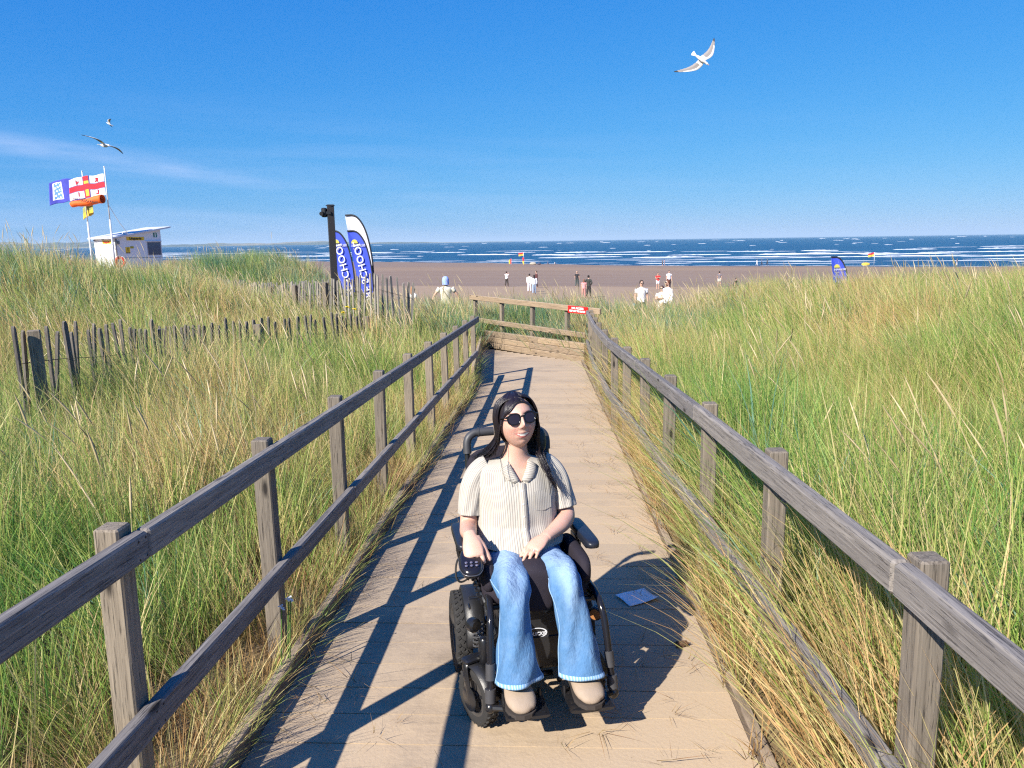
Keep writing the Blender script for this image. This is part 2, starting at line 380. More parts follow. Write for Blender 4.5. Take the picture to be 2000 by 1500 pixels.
# ================================================================ BOARDWALK
t = NT('sandy_plank'); pos = t.coord('World'); co = t.coord('Object', (2.0, 40, 40), rand=31.0)
g = t.noise(1.0, co, 5, 0.6, 0.5); sp = t.n('ShaderNodeSeparateXYZ', {0: pos})
woodc = t.ramp(g, [(0.3, (0.16, 0.125, 0.10)), (0.7, (0.35, 0.28, 0.215))])
sandc = t.mix(t.noise(90, pos, 4, 0.7), (0.365, 0.285, 0.198), (0.515, 0.41, 0.295))
sandc = t.mix(t.math('MULTIPLY_ADD', t.noise(3.0, pos, 3), 1.2, -0.3, True), sandc, (0.44, 0.335, 0.23))
cover = t.math('ADD', t.noise(2.6, t.coord('World', (0.8, 1.2, 1)), 5, 0.6), t.math('MULTIPLY', t.noise(22, pos, 4, 0.7), 0.35))
cover = t.math('ADD', cover, t.math('MULTIPLY_ADD', sp.outputs[0], 0.16, 0.03))
cov = t.ramp(cover, [(0.42, (0.35, 0.35, 0.35)), (0.70, (1, 1, 1))])
oi = t.n('ShaderNodeObjectInfo').outputs['Random']
col = t.mix(cov, woodc, sandc); col = t.mix(1.0, col, t.ramp(oi, [(0, (0.90, 0.90, 0.91)), (1, (1.05, 1.03, 1.0))]), 'MULTIPLY')
speck = t.ramp(t.n('ShaderNodeTexVoronoi', {'Vector': pos, 'Scale': 34.0}).outputs['Distance'], [(0.05, (1, 1, 1)), (0.10, (0, 0, 0))])
col = t.mix(t.math('MULTIPLY', speck, t.math('MULTIPLY_ADD', t.noise(4, pos), 5, -2.6, True)), col, (0.13, 0.09, 0.06))
t.P(Base_Color=col, Roughness=0.9, Specular_IOR_Level=0.2)
t.bump(t.math('ADD', t.math('MULTIPLY', t.noise(60, pos, 4, 0.7), 0.5), t.math('MULTIPLY', g, t.math('SUBTRACT', 1.0, cov))), 0.55, 0.006)
M_PLANK = t.m
bw = bpy.data.objects.new('boardwalk', None); link(bw); tag(bw, 'sandy plank ramp running straight down between the rails toward the beach', None, None, 'structure')
M_WS = NT('joint_sand').P(Base_Color=(0.20, 0.145, 0.10), Roughness=1.0).m
y = -1.6; k = 0
def redge(y): return float(np.interp(y, [0, 3, 7, 15], [0.755, 0.748, 0.715, 0.61]))
def ledge(y): return float(np.interp(y, [0, 12, 13.5, 15.7, 18], [-1.135, -1.145, -1.24, -1.43, -1.56]))
while y < 18.2:
    w = rnd.choice([0.195, 0.2, 0.2, 0.205]); y1 = y+w-rnd.uniform(0.005, 0.009)
    x1 = redge(y); x0 = ledge(y)
    if y > 15.0: x1 = min(x1, 0.6-(y1-15.12)/1.296)
    if x1 - x0 < 0.2: break
    zc = -S*(y+y1)/2; dz = rnd.uniform(-0.0007, 0.0007)
    mb = MB(); mb.box((0, 0, -0.02), (x1-x0, y1-y, 0.04))
    o = mb.obj('plank', M_PLANK, bw, loc=((x0+x1)/2, (y+y1)/2, zc+dz), rot=(-R(2.2)+rnd.uniform(-.0015, .0015), rnd.uniform(-.0015, .0015), rnd.uniform(-.0015, .0015)))
    y += w; k += 1
def bar(name, p, q, wd, ht, m, parent, bev=0.006, jit=0.0):
    """straight timber from p to q, local X along it"""
    p, q = Vector(p), Vector(q); L = (q-p).length; M = basis(p, q)
    mb = MB(); mb.box((L/2, 0, 0), (L, wd, ht), None, bev)
    o = mb.obj(name, m, parent); o.matrix_basis = M
    if jit: o.rotation_euler.x += rnd.uniform(-jit, jit)
    return o
# kerbs
yy0 = -1.6
while yy0 < 17.6:
    y1 = min(yy0+rnd.choice([2.4, 2.4, 1.8]), 17.75)
    bar('kerb_board', (ledge(yy0)-0.028, yy0+0.006, -S*yy0+0.015), (ledge(y1)-0.028, y1-0.006, -S*y1+0.015), 0.05, 0.15, M_KERB, bw)
    yy0 = y1
yy0 = -1.6
while yy0 < 14.9:
    y1 = min(yy0+rnd.choice([2.4, 2.4, 3.0]), 15.0)
    bar('kerb_board', (redge(yy0)+0.026, yy0+0.006, -S*yy0-0.012), (redge(y1)+0.026, y1-0.006, -S*y1-0.012), 0.046, 0.12, M_KERB, bw)
    yy0 = y1
# second, taller retaining board where the path widens at the left
for j in range(2): bar('kerb_board', (-1.215, 11.9, -S*11.9+0.12+0.13*j), (-1.60, 17.7, -S*17.7+0.12+0.13*j), 0.05, 0.125, M_SLEEPER, bw)

# ---------------------------------------------------------------- post and rail fences
def post(parent, x, y, ztop, h=1.45, w=0.076, rz=0.0, name='post'):
    mb = MB(); mb.box((0, 0, -h/2), (w, w, h), None, 0.006)
    # weathered, slightly sloped top
    return mb.obj(name, M_POST, parent, loc=(x, y, ztop), rot=(rnd.uniform(-.012, .012), rnd.uniform(-.014, .014), rz+rnd.uniform(-.04, .04)))
def knots(rail_o, L, n): pass
lf = thing('handrail_fence', 'weathered two-rail timber fence along the left edge of the boardwalk', 'fence', (-1.28, 2, 0))
def loc_to(parent, p): return Vector(p)-parent.location
def put(o, parent):   # keep world place when parented to an unrotated Empty
    o.location = Vector(o.location)-Vector(parent.location); return o
ly = [2.08+1.185*k for k in range(-2, 10)]
for y in ly: put(post(lf, -1.287, y, -S*y+1.055), lf)
segs = [(-1.45, 2.115), (2.121, 5.66), (5.666, 9.21), (9.216, 12.98)]
for a, b in segs: put(bar('rail', (-1.223, a, -S*a+0.985), (-1.223, b, -S*b+0.985), 0.046, 0.09, M_RAIL, lf, 0.007), lf)
for a, b in [(-1.45, 0.92), (0.926, 4.47), (4.476, 8.03), (8.036, 12.6)]: put(bar('rail', (-1.223, a, -S*a+0.44), (-1.223, b, -S*b+0.44), 0.046, 0.088, M_RAIL, lf, 0.007), lf)
# nail heads at the rail joints
mbn = MB()
for y in ly:
    for h in (0.985, 0.44):
        for dy in (-0.02, 0.02):
            for dz in (-0.028, 0.028): mbn.ell((-1.1995, y+dy, -S*y+h+dz), (0.002, 0.004, 0.004), 6, 4)
put(mbn.obj('nail_heads', plain('rusty_nail', (0.03, 0.022, 0.02), 0.6, 0.4), lf), lf)['kind'] = 'stuff'
rf = thing('handrail_fence', 'weathered two-rail timber fence along the right side, smooth thick top rail, half in grass', 'fence', (0.9, 2, 0))
RP = [(0.985, -0.6), (0.962, 0.7), (0.935, 1.9), (0.895, 3.09), (0.855, 4.22), (0.815, 5.36), (0.765, 6.4), (0.715, 7.4), (0.675, 8.4), (0.655, 9.6), (0.66, 10.9), (0.68, 12.1), (0.70, 13.3), (0.74, 14.4)]
for x, y in RP: put(post(rf, x+0.030, y, -S*y+1.045, rz=0.03), rf)
def rx(y): return float(np.interp(y, [p[1] for p in RP], [p[0] for p in RP]))-0.035
for h, wd, ht in ((0.985, 0.050, 0.094), (0.44, 0.046, 0.088)):
    for a, b in zip([-0.9, 1.9, 4.22, 6.4, 8.4, 10.9], [1.894, 4.214, 6.394, 8.394, 10.894, 14.6]):
        if h < 0.5: a, b = a+0.001, b+0.001
        put(bar('rail', (rx(a), a, -S*a+h), (rx(b), b, -S*b+h), wd, ht, M_RAIL, rf, 0.009), rf)
# ---------------------------------------------------------------- end wall of sleepers with a fence on it
W0, W1 = Vector((0.66, 15.12, 0)), Vector((-3.0, 19.86, 0)); wd_ = (W1-W0).normalized()
ew = thing('sleeper_wall', 'low wall of stacked sandy sleepers closing the end of the boardwalk', 'wall', (0.6, 15.2, -0.6))
for j in range(3):
    cut = [0.0, 2.15-0.3*j, 6.0]
    for a, b in zip(cut, cut[1:]):
        p = W0+wd_*a; q = W0+wd_*(b-0.008); zb = -0.585+0.132*j+0.02
        put(bar('sleeper', (p.x+0.05, p.y+0.05+0.012*j, zb-0.015*a), (q.x+0.05, q.y+0.05+0.012*j, zb-0.015*b), 0.10, 0.126, M_SLEEPER, ew, 0.008), ew)
ef = thing('handrail_fence', 'short two-rail timber fence across the end of the path with a red sign', 'fence', (-0.5, 17, -0.3))
nrm = Vector((wd_.y, -wd_.x, 0)) if (wd_.y) < 0 else Vector((-wd_.y, wd_.x, 0))*-1
off = Vector((0.11, 0.14, 0))
def ep(s): return W0+wd_*s+off
for s in (0.0, 0.75, 1.95, 3.15, 4.3): p = ep(s)+off*0.4; put(post(ef, p.x, p.y, 0.47 if s else 0.42, 1.2, 0.085, rz=0.66), ef)
a, b = ep(-0.35), ep(4.45)
put(bar('rail', (a.x, a.y, 0.41), (b.x, b.y, 0.45), 0.05, 0.115, M_SLEEPER, ef, 0.006), ef)
a, b = ep(0.1), ep(4.3)
put(bar('rail', (a.x, a.y, -0.10), (b.x, b.y, -0.085), 0.05, 0.105, M_SLEEPER, ef, 0.006), ef)

# ---------------------------------------------------------------- text helper
def text_mesh(s, size, m, parent, M, mirror=False, name='lettering', ext=0.002, sx=1.0, bold=0.0):
    cu = bpy.data.curves.new(name, 'FONT'); cu.body = s; cu.size = size; cu.extrude = ext; cu.align_x = 'CENTER'; cu.align_y = 'CENTER'; cu.offset = bold; cu.resolution_u = 3
    tmp = bpy.data.objects.new(name, cu); COL.objects.link(tmp)
    me = bpy.data.meshes.new_from_object(tmp.evaluated_get(bpy.context.evaluated_depsgraph_get()))
    bpy.data.objects.remove(tmp); bpy.data.curves.remove(cu)
    if mirror or sx != 1.0: me.transform(Matrix.Diagonal((-sx if mirror else sx, 1, 1, 1)))
    if mirror: me.flip_normals()
    me.materials.clear(); me.materials.append(m); o = bpy.data.objects.new(name, me); link(o, parent); o.matrix_basis = M; return o
M_WHITE = plain('white_print', (0.82, 0.82, 0.82), 0.6, var=0.04); M_RED = plain('sign_red', (0.62, 0.015, 0.012), 0.45, var=0.06)
# red sign on the end rail
s0 = ep(-0.02)-Vector((0.035, 0.03, 0)); s1 = ep(0.60)-Vector((0.035, 0.03, 0))
sg = thing('warning_sign', 'small red sign with white lettering screwed to the end rail', 'sign', tuple(((s0+s1)/2)+Vector((0, 0, 0.405))))
M = basis(s1, s0); M.translation = (0, 0, 0)
mb = MB(); mb.box((0, 0, 0), (0.62, 0.008, 0.145), None, 0.002); o = mb.obj('panel', M_RED, sg); o.matrix_basis = M
MT = M @ Matrix.Translation((0, -0.006, 0.028)) @ Matrix.Rotation(R(90), 4, 'X')
text_mesh('NO ACCESS', 0.055, M_WHITE, sg, MT, sx=1.25, bold=0.002)
MT = M @ Matrix.Translation((-0.01, -0.006, -0.03)) @ Matrix.Rotation(R(90), 4, 'X')
text_mesh('KEEP OFF THE DUNES', 0.05, M_WHITE, sg, MT, sx=1.0, bold=0.002)

# ---------------------------------------------------------------- chestnut paling fences
M_WIRE = plain('fence_wire', (0.05, 0.045, 0.04), 0.5, 0.6)
def paling(label, pts, sp, hgt, posts, jit=0.05, lean=0.06, wm_=None):
    """pts: (x, y, ztop)"""
    f = thing('paling_fence', label, 'fence', (pts[0][0], pts[0][1], pts[0][2]-hgt))
    protos = []
    for v in range(7):
        mb = MB(); w = rnd.uniform(0.036, 0.052); d = rnd.uniform(0.02, 0.03); c1, c2 = rnd.uniform(-.3, .3), rnd.uniform(0.5, 1.0)
        mb.prism([(-w/2, -hgt), (w/2, -hgt), (w/2*rnd.uniform(.9, 1.1), -0.5), (w/2, -0.05), (w*0.28+c1*0.02, -0.012*c2), (c1*w, 0.0), (-w*0.34, -0.02*c2), (-w/2, -0.06), (-w/2*rnd.uniform(.9, 1.15), -0.55)], d)
        protos.append(mb.mesh('pale', wm_ or M_PALE))
    P = [Vector(p) for p in pts]; seg = [(b-a).length for a, b in zip(P, P[1:])]; T = sum(seg)
    def at(s):
        for a, b, l in zip(P, P[1:], seg):
            if s <= l or b is P[-1]: return a+(b-a)*min(1, s/l), math.atan2(b.y-a.y, b.x-a.x)
            s -= l
    s = 0.0; w1, w2 = [], []
    while s < T:
        p, an = at(s); o = bpy.data.objects.new('pale', rnd.choice(protos)); link(o, f)
        o.location = p-f.location+Vector((0, 0, rnd.uniform(-jit, jit))); o.rotation_euler = (rnd.gauss(0, lean), rnd.gauss(0, lean*0.9), an+rnd.uniform(-.25, .25))
        if rnd.random() < 0.35: o.scale = (rnd.uniform(0.8, 1.15), 1, 1)
        s += sp*rnd.choice([0.7, 0.9, 1.0, 1.0, 1.2, 1.5])
    for h in (0.32, 0.85):
        for sd_ in (-0.017, 0.017):
            pl = []; s = 0
            while s <= T:
                p, an = at(s); pl.append(p+Vector((math.sin(an)*-sd_*(1 if int(s/sp)%2 else -1), math.cos(an)*sd_*(1 if int(s/sp)%2 else -1), -h+0.01*math.sin(s*3)))-f.location); s += sp
            mb = MB(); mb.tube(pl, 0.0028, 4); mb.obj('wire', M_WIRE, f)
    for s in posts:
        p, an = at(s); q = p+Vector((math.sin(an), -math.cos(an), 0))*0.07
        o = post(f, q.x, q.y, p.z-0.04+rnd.uniform(-.03, .03), hgt+0.1, 0.10, rz=an+0.5); put(o, f)
    return f
paling('grey paling fence with dark weathered stakes half sunk in grass on the near left', [(-4.56, 6.3, 1.12), (-4.86, 10.5, 0.72), (-3.35, 14.0, 0.52)], 0.142, 1.25, [0.16, 2.75, 5.2, 7.9], 0.06, 0.04)
paling('grey paling fence further back on the left, before the signpost and feather banners', [(-15.2, 26.5, 0.90), (-12.0, 24.0, 0.88), (-6.9, 19.2, 0.80), (-4.6, 16.3, 1.02), (-3.42, 15.3, 1.20), (-2.75, 15.8, 0.92)], 0.125, 1.25, [0.1, 2.0, 4.0, 7.4, 10.9, 12.6, 14.45], 0.045, 0.05, M_PALE2)
# ================================================================ GRASS
def blade_mat(name, stops, base=(0.24, 0.18, 0.08), patch=None, trans=0.36):
    t = NT(name)
    at = t.n('ShaderNodeAttribute', attribute_name='bl'); ah = t.n('ShaderNodeAttribute', attribute_name='ht')
    geo = t.coord('World'); big = t.noise(0.45, geo, 3); oi = t.n('ShaderNodeAttribute', attribute_name='tr').outputs['Fac']
    f = t.math('ADD', at.outputs['Fac'], t.math('MULTIPLY_ADD', big, 1.7, -0.75))
    f = t.math('ADD', f, t.math('MULTIPLY_ADD', oi, 0.5, -0.25), None, True)
    col = t.ramp(f, stops)
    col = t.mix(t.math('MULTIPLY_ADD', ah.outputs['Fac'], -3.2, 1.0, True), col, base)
    col = t.mix(t.math('MULTIPLY_ADD', ah.outputs['Fac'], 3.0, -2.3, True), col, t.mix(0.5, col, (0.36, 0.29, 0.13)))
    t.P(Base_Color=col, Roughness=0.5, Specular_IOR_Level=0.35)
    tr = t.n('ShaderNodeBsdfTranslucent', {'Color': col}); ms = t.n('ShaderNodeMixShader', {0: trans})
    t.t.links.new(t.p.outputs[0], ms.inputs[1]); t.t.links.new(tr.outputs[0], ms.inputs[2]); t.t.links.new(ms.outputs[0], t.out.inputs['Surface'])
    return t.m
G_MAR = blade_mat('marram_blades', [(0.0, (0.11, 0.26, 0.055)), (0.26, (0.24, 0.39, 0.075)), (0.46, (0.35, 0.42, 0.10)), (0.64, (0.50, 0.47, 0.16)), (0.82, (0.68, 0.56, 0.29)), (1.0, (0.60, 0.38, 0.17))])
G_LYM = blade_mat('lyme_blades', [(0.0, (0.08, 0.20, 0.13)), (0.5, (0.18, 0.33, 0.22)), (0.85, (0.30, 0.42, 0.26)), (1.0, (0.46, 0.40, 0.2))])
G_DRY = blade_mat('dry_blades', [(0.0, (0.16, 0.17, 0.045)), (0.35, (0.36, 0.25, 0.10)), (0.7, (0.50, 0.33, 0.15)), (1.0, (0.36, 0.19, 0.08))], base=(0.16, 0.10, 0.05))
G_SEED = blade_mat('seed_stalks', [(0.0, (0.42, 0.34, 0.18)), (1.0, (0.62, 0.50, 0.30))], base=(0.2, 0.2, 0.08), trans=0.15)
def tuft(name, n, rad, lmin, lmax, wid, lean, bend, wind, mat, seg=4, bias=0.0, droop=0.35, seed=0):
    g = np.random.default_rng(seed)
    V, F, B, H = [], [], [], []
    for k in range(n):
        a = g.uniform(0, 6.283); r = rad*math.sqrt(g.random()); bx, by = r*math.cos(a), r*math.sin(a)
        L = g.uniform(lmin, lmax); w = wid*g.uniform(0.6, 1.25)
        a2 = a+g.normal(0, 0.9); ln = abs(g.normal(0, lean))+0.03
        d = np.array([math.cos(a2)*ln+wind[0]*0.35, math.sin(a2)*ln+wind[1]*0.35, 1.0]); d /= np.linalg.norm(d)
        p = np.array([bx, by, -0.03]); fa = g.uniform(0, 6.283); bl = min(1, max(0, g.beta(1.6, 1.8)+bias))
        cur = np.array([math.cos(a2)*bend*g.uniform(0.2, 1)+wind[0], math.sin(a2)*bend*g.uniform(0.2, 1)+wind[1], -droop*g.uniform(0, 1)])
        side = np.array([math.cos(fa), math.sin(fa), 0.0]); b0 = len(V)
        for i in range(seg+1):
            u = i/seg; ww = w*(1-u**1.7)*0.5 if i < seg else 0
            if i < seg: V += [p-side*ww, p+side*ww]; B += [bl, bl]; H += [u, u]
            else: V.append(p); B.append(bl); H.append(1.0)
            d = d+cur*(L/seg)*1.15*(0.4+u); d /= np.linalg.norm(d); p = p+d*(L/seg)
        for i in range(seg-1): q = b0+2*i; F.append((q, q+1, q+3, q+2))
        q = b0+2*(seg-1); F.append((q, q+1, q+2))
    me = mesh(name, V, F, mat, True)
    for nm, arr in (('bl', B), ('ht', H)):
        at = me.attributes.new(nm, 'FLOAT', 'POINT'); at.data.foreach_set('value', np.array(arr, dtype=np.float32))
    return me
def seedhead(name, L, wind, seed):
    g = np.random.default_rng(seed); V, F, B, H = [], [], [], []
    for k in range(int(g.integers(1, 4))):
        LL = L*g.uniform(0.8, 1.1); p = np.array([g.normal(0, .05), g.normal(0, .05), -0.03]); d = np.array([g.normal(0, .12)+wind[0]*.2, g.normal(0, .12), 1.0]); d /= np.linalg.norm(d)
        prof = [(0, .0022), (.3, .002), (.6, .0018), (.78, .0016), (.80, .005), (.86, .0068), (.93, .0055), (1.0, .0012)]; lu = 0; b0 = len(V)
        bl = g.random()
        for u, r in prof:
            p = p+d*(u-lu)*LL; d = d+np.array([wind[0]*1.1, wind[1], -0.12])*(u-lu)*LL*(0.3+u); d /= np.linalg.norm(d); lu = u
            for j in range(4): a = j*math.pi/2; V.append(p+np.array([math.cos(a)*r, math.sin(a)*r, 0])); B.append(bl); H.append(u*0.75+0.1)
        for i in range(len(prof)-1):
            for j in range(4): F.append((b0+i*4+j, b0+i*4+(j+1)%4, b0+(i+1)*4+(j+1)%4, b0+(i+1)*4+j))
    me = mesh(name, V, F, G_SEED, True)
    for nm, arr in (('bl', B), ('ht', H)):
        at = me.attributes.new(nm, 'FLOAT', 'POINT'); at.data.foreach_set('value', np.array(arr, dtype=np.float32))
    return me
def scatter(name, label, protos, P, rz, sc, tilt=None, idx=None):
    c = bpy.data.collections.new(name+'_kinds')
    for i, me in enumerate(protos):
        c.objects.link(bpy.data.objects.new('%s_kind_%02d' % (name, i), me))
    n = len(P); me = bpy.data.meshes.new(name); me.from_pydata(P.tolist(), [], [])
    rot = np.zeros((n, 3), np.float32)
    if tilt is not None: rot[:, :2] = tilt
    rot[:, 2] = rz
    a = me.attributes.new('rot', 'FLOAT_VECTOR', 'POINT'); a.data.foreach_set('vector', rot.ravel())
    a = me.attributes.new('scl', 'FLOAT_VECTOR', 'POINT'); a.data.foreach_set('vector', np.asarray(sc, np.float32).ravel())
    a = me.attributes.new('tr', 'FLOAT', 'POINT'); a.data.foreach_set('value', np.clip(rng.random(n)*0.7+0.15-0.42*((P[:, 0] > 1.2) & (P[:, 1] < 9))-0.22*((P[:, 0] < -1.7) & (P[:, 1] < 5))+0.35*((P[:, 0] > 0.7) & (P[:, 0] < 1.25))+0.25*((P[:, 0] < -1.1) & (P[:, 0] > -1.6)), -0.4, 1.4).astype(np.float32))
    a = me.attributes.new('idx', 'INT', 'POINT'); a.data.foreach_set('value', (idx if idx is not None else rng.integers(0, len(protos), n)).astype(np.int32))
    o = bpy.data.objects.new(name, me); link(o); tag(o, label, None, None, 'stuff')
    ng = bpy.data.node_groups.new(name, 'GeometryNodeTree')
    ng.interface.new_socket('Geometry', in_out='INPUT', socket_type='NodeSocketGeometry'); ng.interface.new_socket('Geometry', in_out='OUTPUT', socket_type='NodeSocketGeometry')
    N = ng.nodes; gi = N.new('NodeGroupInput'); go = N.new('NodeGroupOutput'); ip = N.new('GeometryNodeInstanceOnPoints'); ci = N.new('GeometryNodeCollectionInfo')
    ci.inputs['Collection'].default_value = c; ci.inputs['Separate Children'].default_value = True; ci.inputs['Reset Children'].default_value = True
    def na(nm, ty): q = N.new('GeometryNodeInputNamedAttribute'); q.data_type = ty; q.inputs[0].default_value = nm; return q.outputs[0]
    L = ng.links; L.new(gi.outputs[0], ip.inputs['Points']); L.new(ci.outputs[0], ip.inputs['Instance']); ip.inputs['Pick Instance'].default_value = True
    L.new(na('idx', 'INT'), ip.inputs['Instance Index'])
    er = N.new('FunctionNodeEulerToRotation'); L.new(na('rot', 'FLOAT_VECTOR'), er.inputs[0]); L.new(er.outputs[0], ip.inputs['Rotation'])
    L.new(na('scl', 'FLOAT_VECTOR'), ip.inputs['Scale']); rl = N.new('GeometryNodeRealizeInstances'); L.new(ip.outputs[0], rl.inputs[0]); L.new(rl.outputs[0], go.inputs[0])
    md = o.modifiers.new('scatter', 'NODES'); md.node_group = ng
    return o
WIND = (-0.55, 0.05)
def pts_in(n, x0, x1, y0, y1):
    x = rng.uniform(x0, x1, n); y = rng.uniform(y0, y1, n)
    az_ = np.degrees(np.arctan2(x, y+2.5))
    return x, y, (az_ > -46) & (az_ < 40)
def fade_noise(x, y, s=1.0): return 0.5+0.25*np.sin(x*1.3*s+1.1*np.sin(y*0.9*s))+0.25*np.sin(y*1.7*s+x*0.6*s+2)
def free(x, y):
    """clear of the boardwalk, its kerbs and end wall"""
    wall = y + 1.296*(x-0.66) > 15.12+0.42
    side = x < -1.17-np.interp(y, [11, 12.5, 15.7, 18], [0, 0.08, 0.36, 0.48])
    return side | (x > 0.80) | wall
def blades(name, label, protos, dens, regions, smin, smax, mask=None, zs=None, far=None):
    A = []
    for (x0, x1, y0, y1, dd) in regions:
        n = int((x1-x0)*(y1-y0)*dd*dens); x, y, m = pts_in(n, x0, x1, y0, y1); m &= free(x, y)
        if mask is not None: m &= mask(x, y)
        A.append(np.stack([x[m], y[m]], -1))
    A = np.concatenate(A); x, y = A[:, 0], A[:, 1]; z = ground_z(x, y)
    s = rng.uniform(smin, smax, len(x))
    if zs is not None: s *= zs(x, y)
    sc = np.stack([s*rng.uniform(.9, 1.15, len(x))]*2+[s], -1)
    rz = rng.normal(0, 0.75, len(x)); rz = np.where(rng.random(len(x)) < 0.12, rng.uniform(-3, 3, len(x)), rz)
    print(name, len(x))
    return scatter(name, label, protos, np.stack([x, y, z], -1), rz, sc, rng.normal(0, 0.07, (len(x), 2)))
near = [tuft('t', 50, 0.13, 0.42, 0.92, 0.0056, 0.28, 0.5, WIND, G_MAR, 4, seed=10+i, droop=0.5) for i in range(9)]
farr = [tuft('t', 34, 0.17, 0.40, 0.86, 0.0095, 0.25, 0.45, WIND, G_MAR, 3, seed=40+i, droop=0.4) for i in range(7)]
def height_near_rails(x, y):
    # low right beside the kerbs, full height further out
    dl = np.where(x < 0, -1.17-x, x-0.80); d = np.where(y > 15.2, 2.0, dl)
    h = np.where(x < 0, np.interp(d, [0, 0.12, 0.45, 1.0, 2.5], [0.45, 0.60, 0.86, 1.0, 1.05]), np.interp(d, [0, 0.12, 0.35, 1.0, 2.5], [0.50, 0.72, 0.98, 1.08, 1.08]))
    h = h*(1+0.15*gs(x, y, -4.5, 12.8, 2.0, 1.6))*(1+0.32*gs(x, y, 1.3, 5, 0.6, 7)*(x > 0))*(1+0.30*gs(x, y, -4.3, 7.6, 0.9, 3.2))*(1+0.16*(fade_noise(x, y, 1.1)-0.5)*2)
    return h
isdune = lambda x, y: (ground_z(x, y) > beach_z(x, y)+0.55) & (y < 34)
blades('dune_grass', 'dense green and straw marram grass covering the dunes close by on both sides', near, 1.0,
       [(-8.5, -1.17, -0.6, 9, 34), (0.82, 8, -0.6, 9, 34), (-8, -1.17, 9, 12, 18), (0.82, 9, 9, 12, 18)], 0.72, 1.12, zs=height_near_rails, mask=isdune)
blades('dune_grass', 'windblown green and straw marram grass on the dune crests further off', farr, 1.0,
       [(-22, -1.17, 9, 33, 13), (0.82, 20, 9, 30, 13), (-1.17, 0.82, 15, 30, 15), (-16, -8.5, 4, 9, 10), (8, 14, 4, 9, 10)], 0.8, 1.2, zs=height_near_rails, mask=isdune)
lyme = [tuft('l', 26, 0.14, 0.45, 0.9, 0.012, 0.4, 0.6, (-0.35, 0.0), G_LYM, 4, seed=70+i, droop=0.8) for i in range(6)]
def lmask(x, y):
    a = gs(x, y, -0.6, 18.6, 3.2, 2.0)*2.5 + gs(x, y, -9.5, 24.5, 3.2, 2.6)*1.6 + gs(x, y, 1.6, 17.6, 1.6, 1.6) + gs(x, y, -11.5, 14.5, 2.2, 2)*.8 + 0.10*fade_noise(x, y, 0.7)
    return isdune(x, y) & (rng.random(len(x)) < a)
blades('lyme_grass', 'broad blue-green lyme grass behind the end fence and on the mounds', lyme, 1.0, [(-13, -1.2, 2, 29, 13), (0.85, 8, 1.5, 23, 13), (-1.2, 0.85, 15, 23, 22)], 0.75, 1.1, mask=lmask, zs=height_near_rails)
dry = [tuft('d', 52, 0.10, 0.10, 0.30, 0.0045, 0.75, 1.2, (-0.2, -0.2), G_DRY, 3, seed=90+i, droop=1.6) for i in range(6)]
def dmask(x, y):
    d = np.where(x < 0, -1.17-x, x-0.80); d = np.where(y > 15.2, 0.1, d)
    return rng.random(len(x)) < np.interp(d, [0, 0.3, 0.75, 2.0], [1.0, 0.9, 0.35, 0.15])
blades('dry_grass', 'short dead straw grass and litter along the kerbs of the boardwalk', dry, 1.0, [(-2.6, -1.16, -0.5, 13, 46), (0.80, 2.4, -0.5, 15.5, 46), (-1.6, 0.9, 15.2, 18.6, 26)], 0.7, 1.25, mask=dmask)
seeds = [seedhead('s', 1.05, WIND, 120+i) for i in range(10)]
blades('seed_stalks', 'tall pale seed heads standing above the marram grass', seeds, 1.0, [(-8, -1.9, 2.5, 18, 2.2), (1.7, 9, 2.0, 20, 1.7), (-2.5, 4.5, 17, 22.5, 6), (-5, -2, 14, 20, 4), (-14, -5, 12, 28, 1.6)], 0.85, 1.2, mask=isdune)
# grass arching out over the kerbs onto the planks
arch = [tuft('a', 16, 0.05, 0.35, 0.62, 0.0045, 0.5, 0.9, (0.9, -0.1), G_MAR, 5, seed=140+i, droop=1.1) for i in range(4)]
n = 230; y = rng.uniform(0.8, 17, n); x = -1.2-rng.random(n)*0.14-np.interp(y, [11, 12.5, 15.7, 18], [0, 0.08, 0.3, 0.42])
scatter('overhanging_grass', 'long loose blades arching over the left kerb onto the planks', arch, np.stack([x, y, ground_z(x, y)], -1), rng.normal(0, .7, n), np.stack([rng.uniform(.55, 1.0, n)]*3, -1))
arch2 = [tuft('b', 18, 0.05, 0.30, 0.6, 0.0045, 0.5, 0.9, (-0.95, -0.25), G_MAR, 5, seed=150+i, droop=1.2, bias=-0.1) for i in range(4)]
n = 110; x = np.full(n, 0.84)+rng.random(n)*0.16; y = rng.uniform(0.8, 14.5, n)
scatter('overhanging_grass', 'long loose blades leaning over the right kerb onto the planks', arch2, np.stack([x, y, ground_z(x, y)], -1), rng.normal(0, .6, n), np.stack([rng.uniform(.4, 0.75, n)]*3, -1))
# dead wisps lying on the planks
wisp = [tuft('w', 7, 0.03, 0.05, 0.17, 0.003, 3.0, 1.5, (0, 0), G_DRY, 3, seed=160+i, droop=2.2) for i in range(5)]
n = 300; x = rng.uniform(-1.1, 0.72, n); y = rng.uniform(0.9, 12, n); e = rng.random(n); x = np.where(e < .5, x, np.where(e < .75, -1.1+rng.random(n)*.3, .72-rng.random(n)*.35))
scatter('grass_litter', 'dead grass wisps scattered on the boardwalk planks', wisp, np.stack([x, y, -S*y+0.034], -1), rng.uniform(0, 6.28, n), np.stack([rng.uniform(.5, 1.2, n)]*2+[rng.uniform(.3, .6, n)], -1))
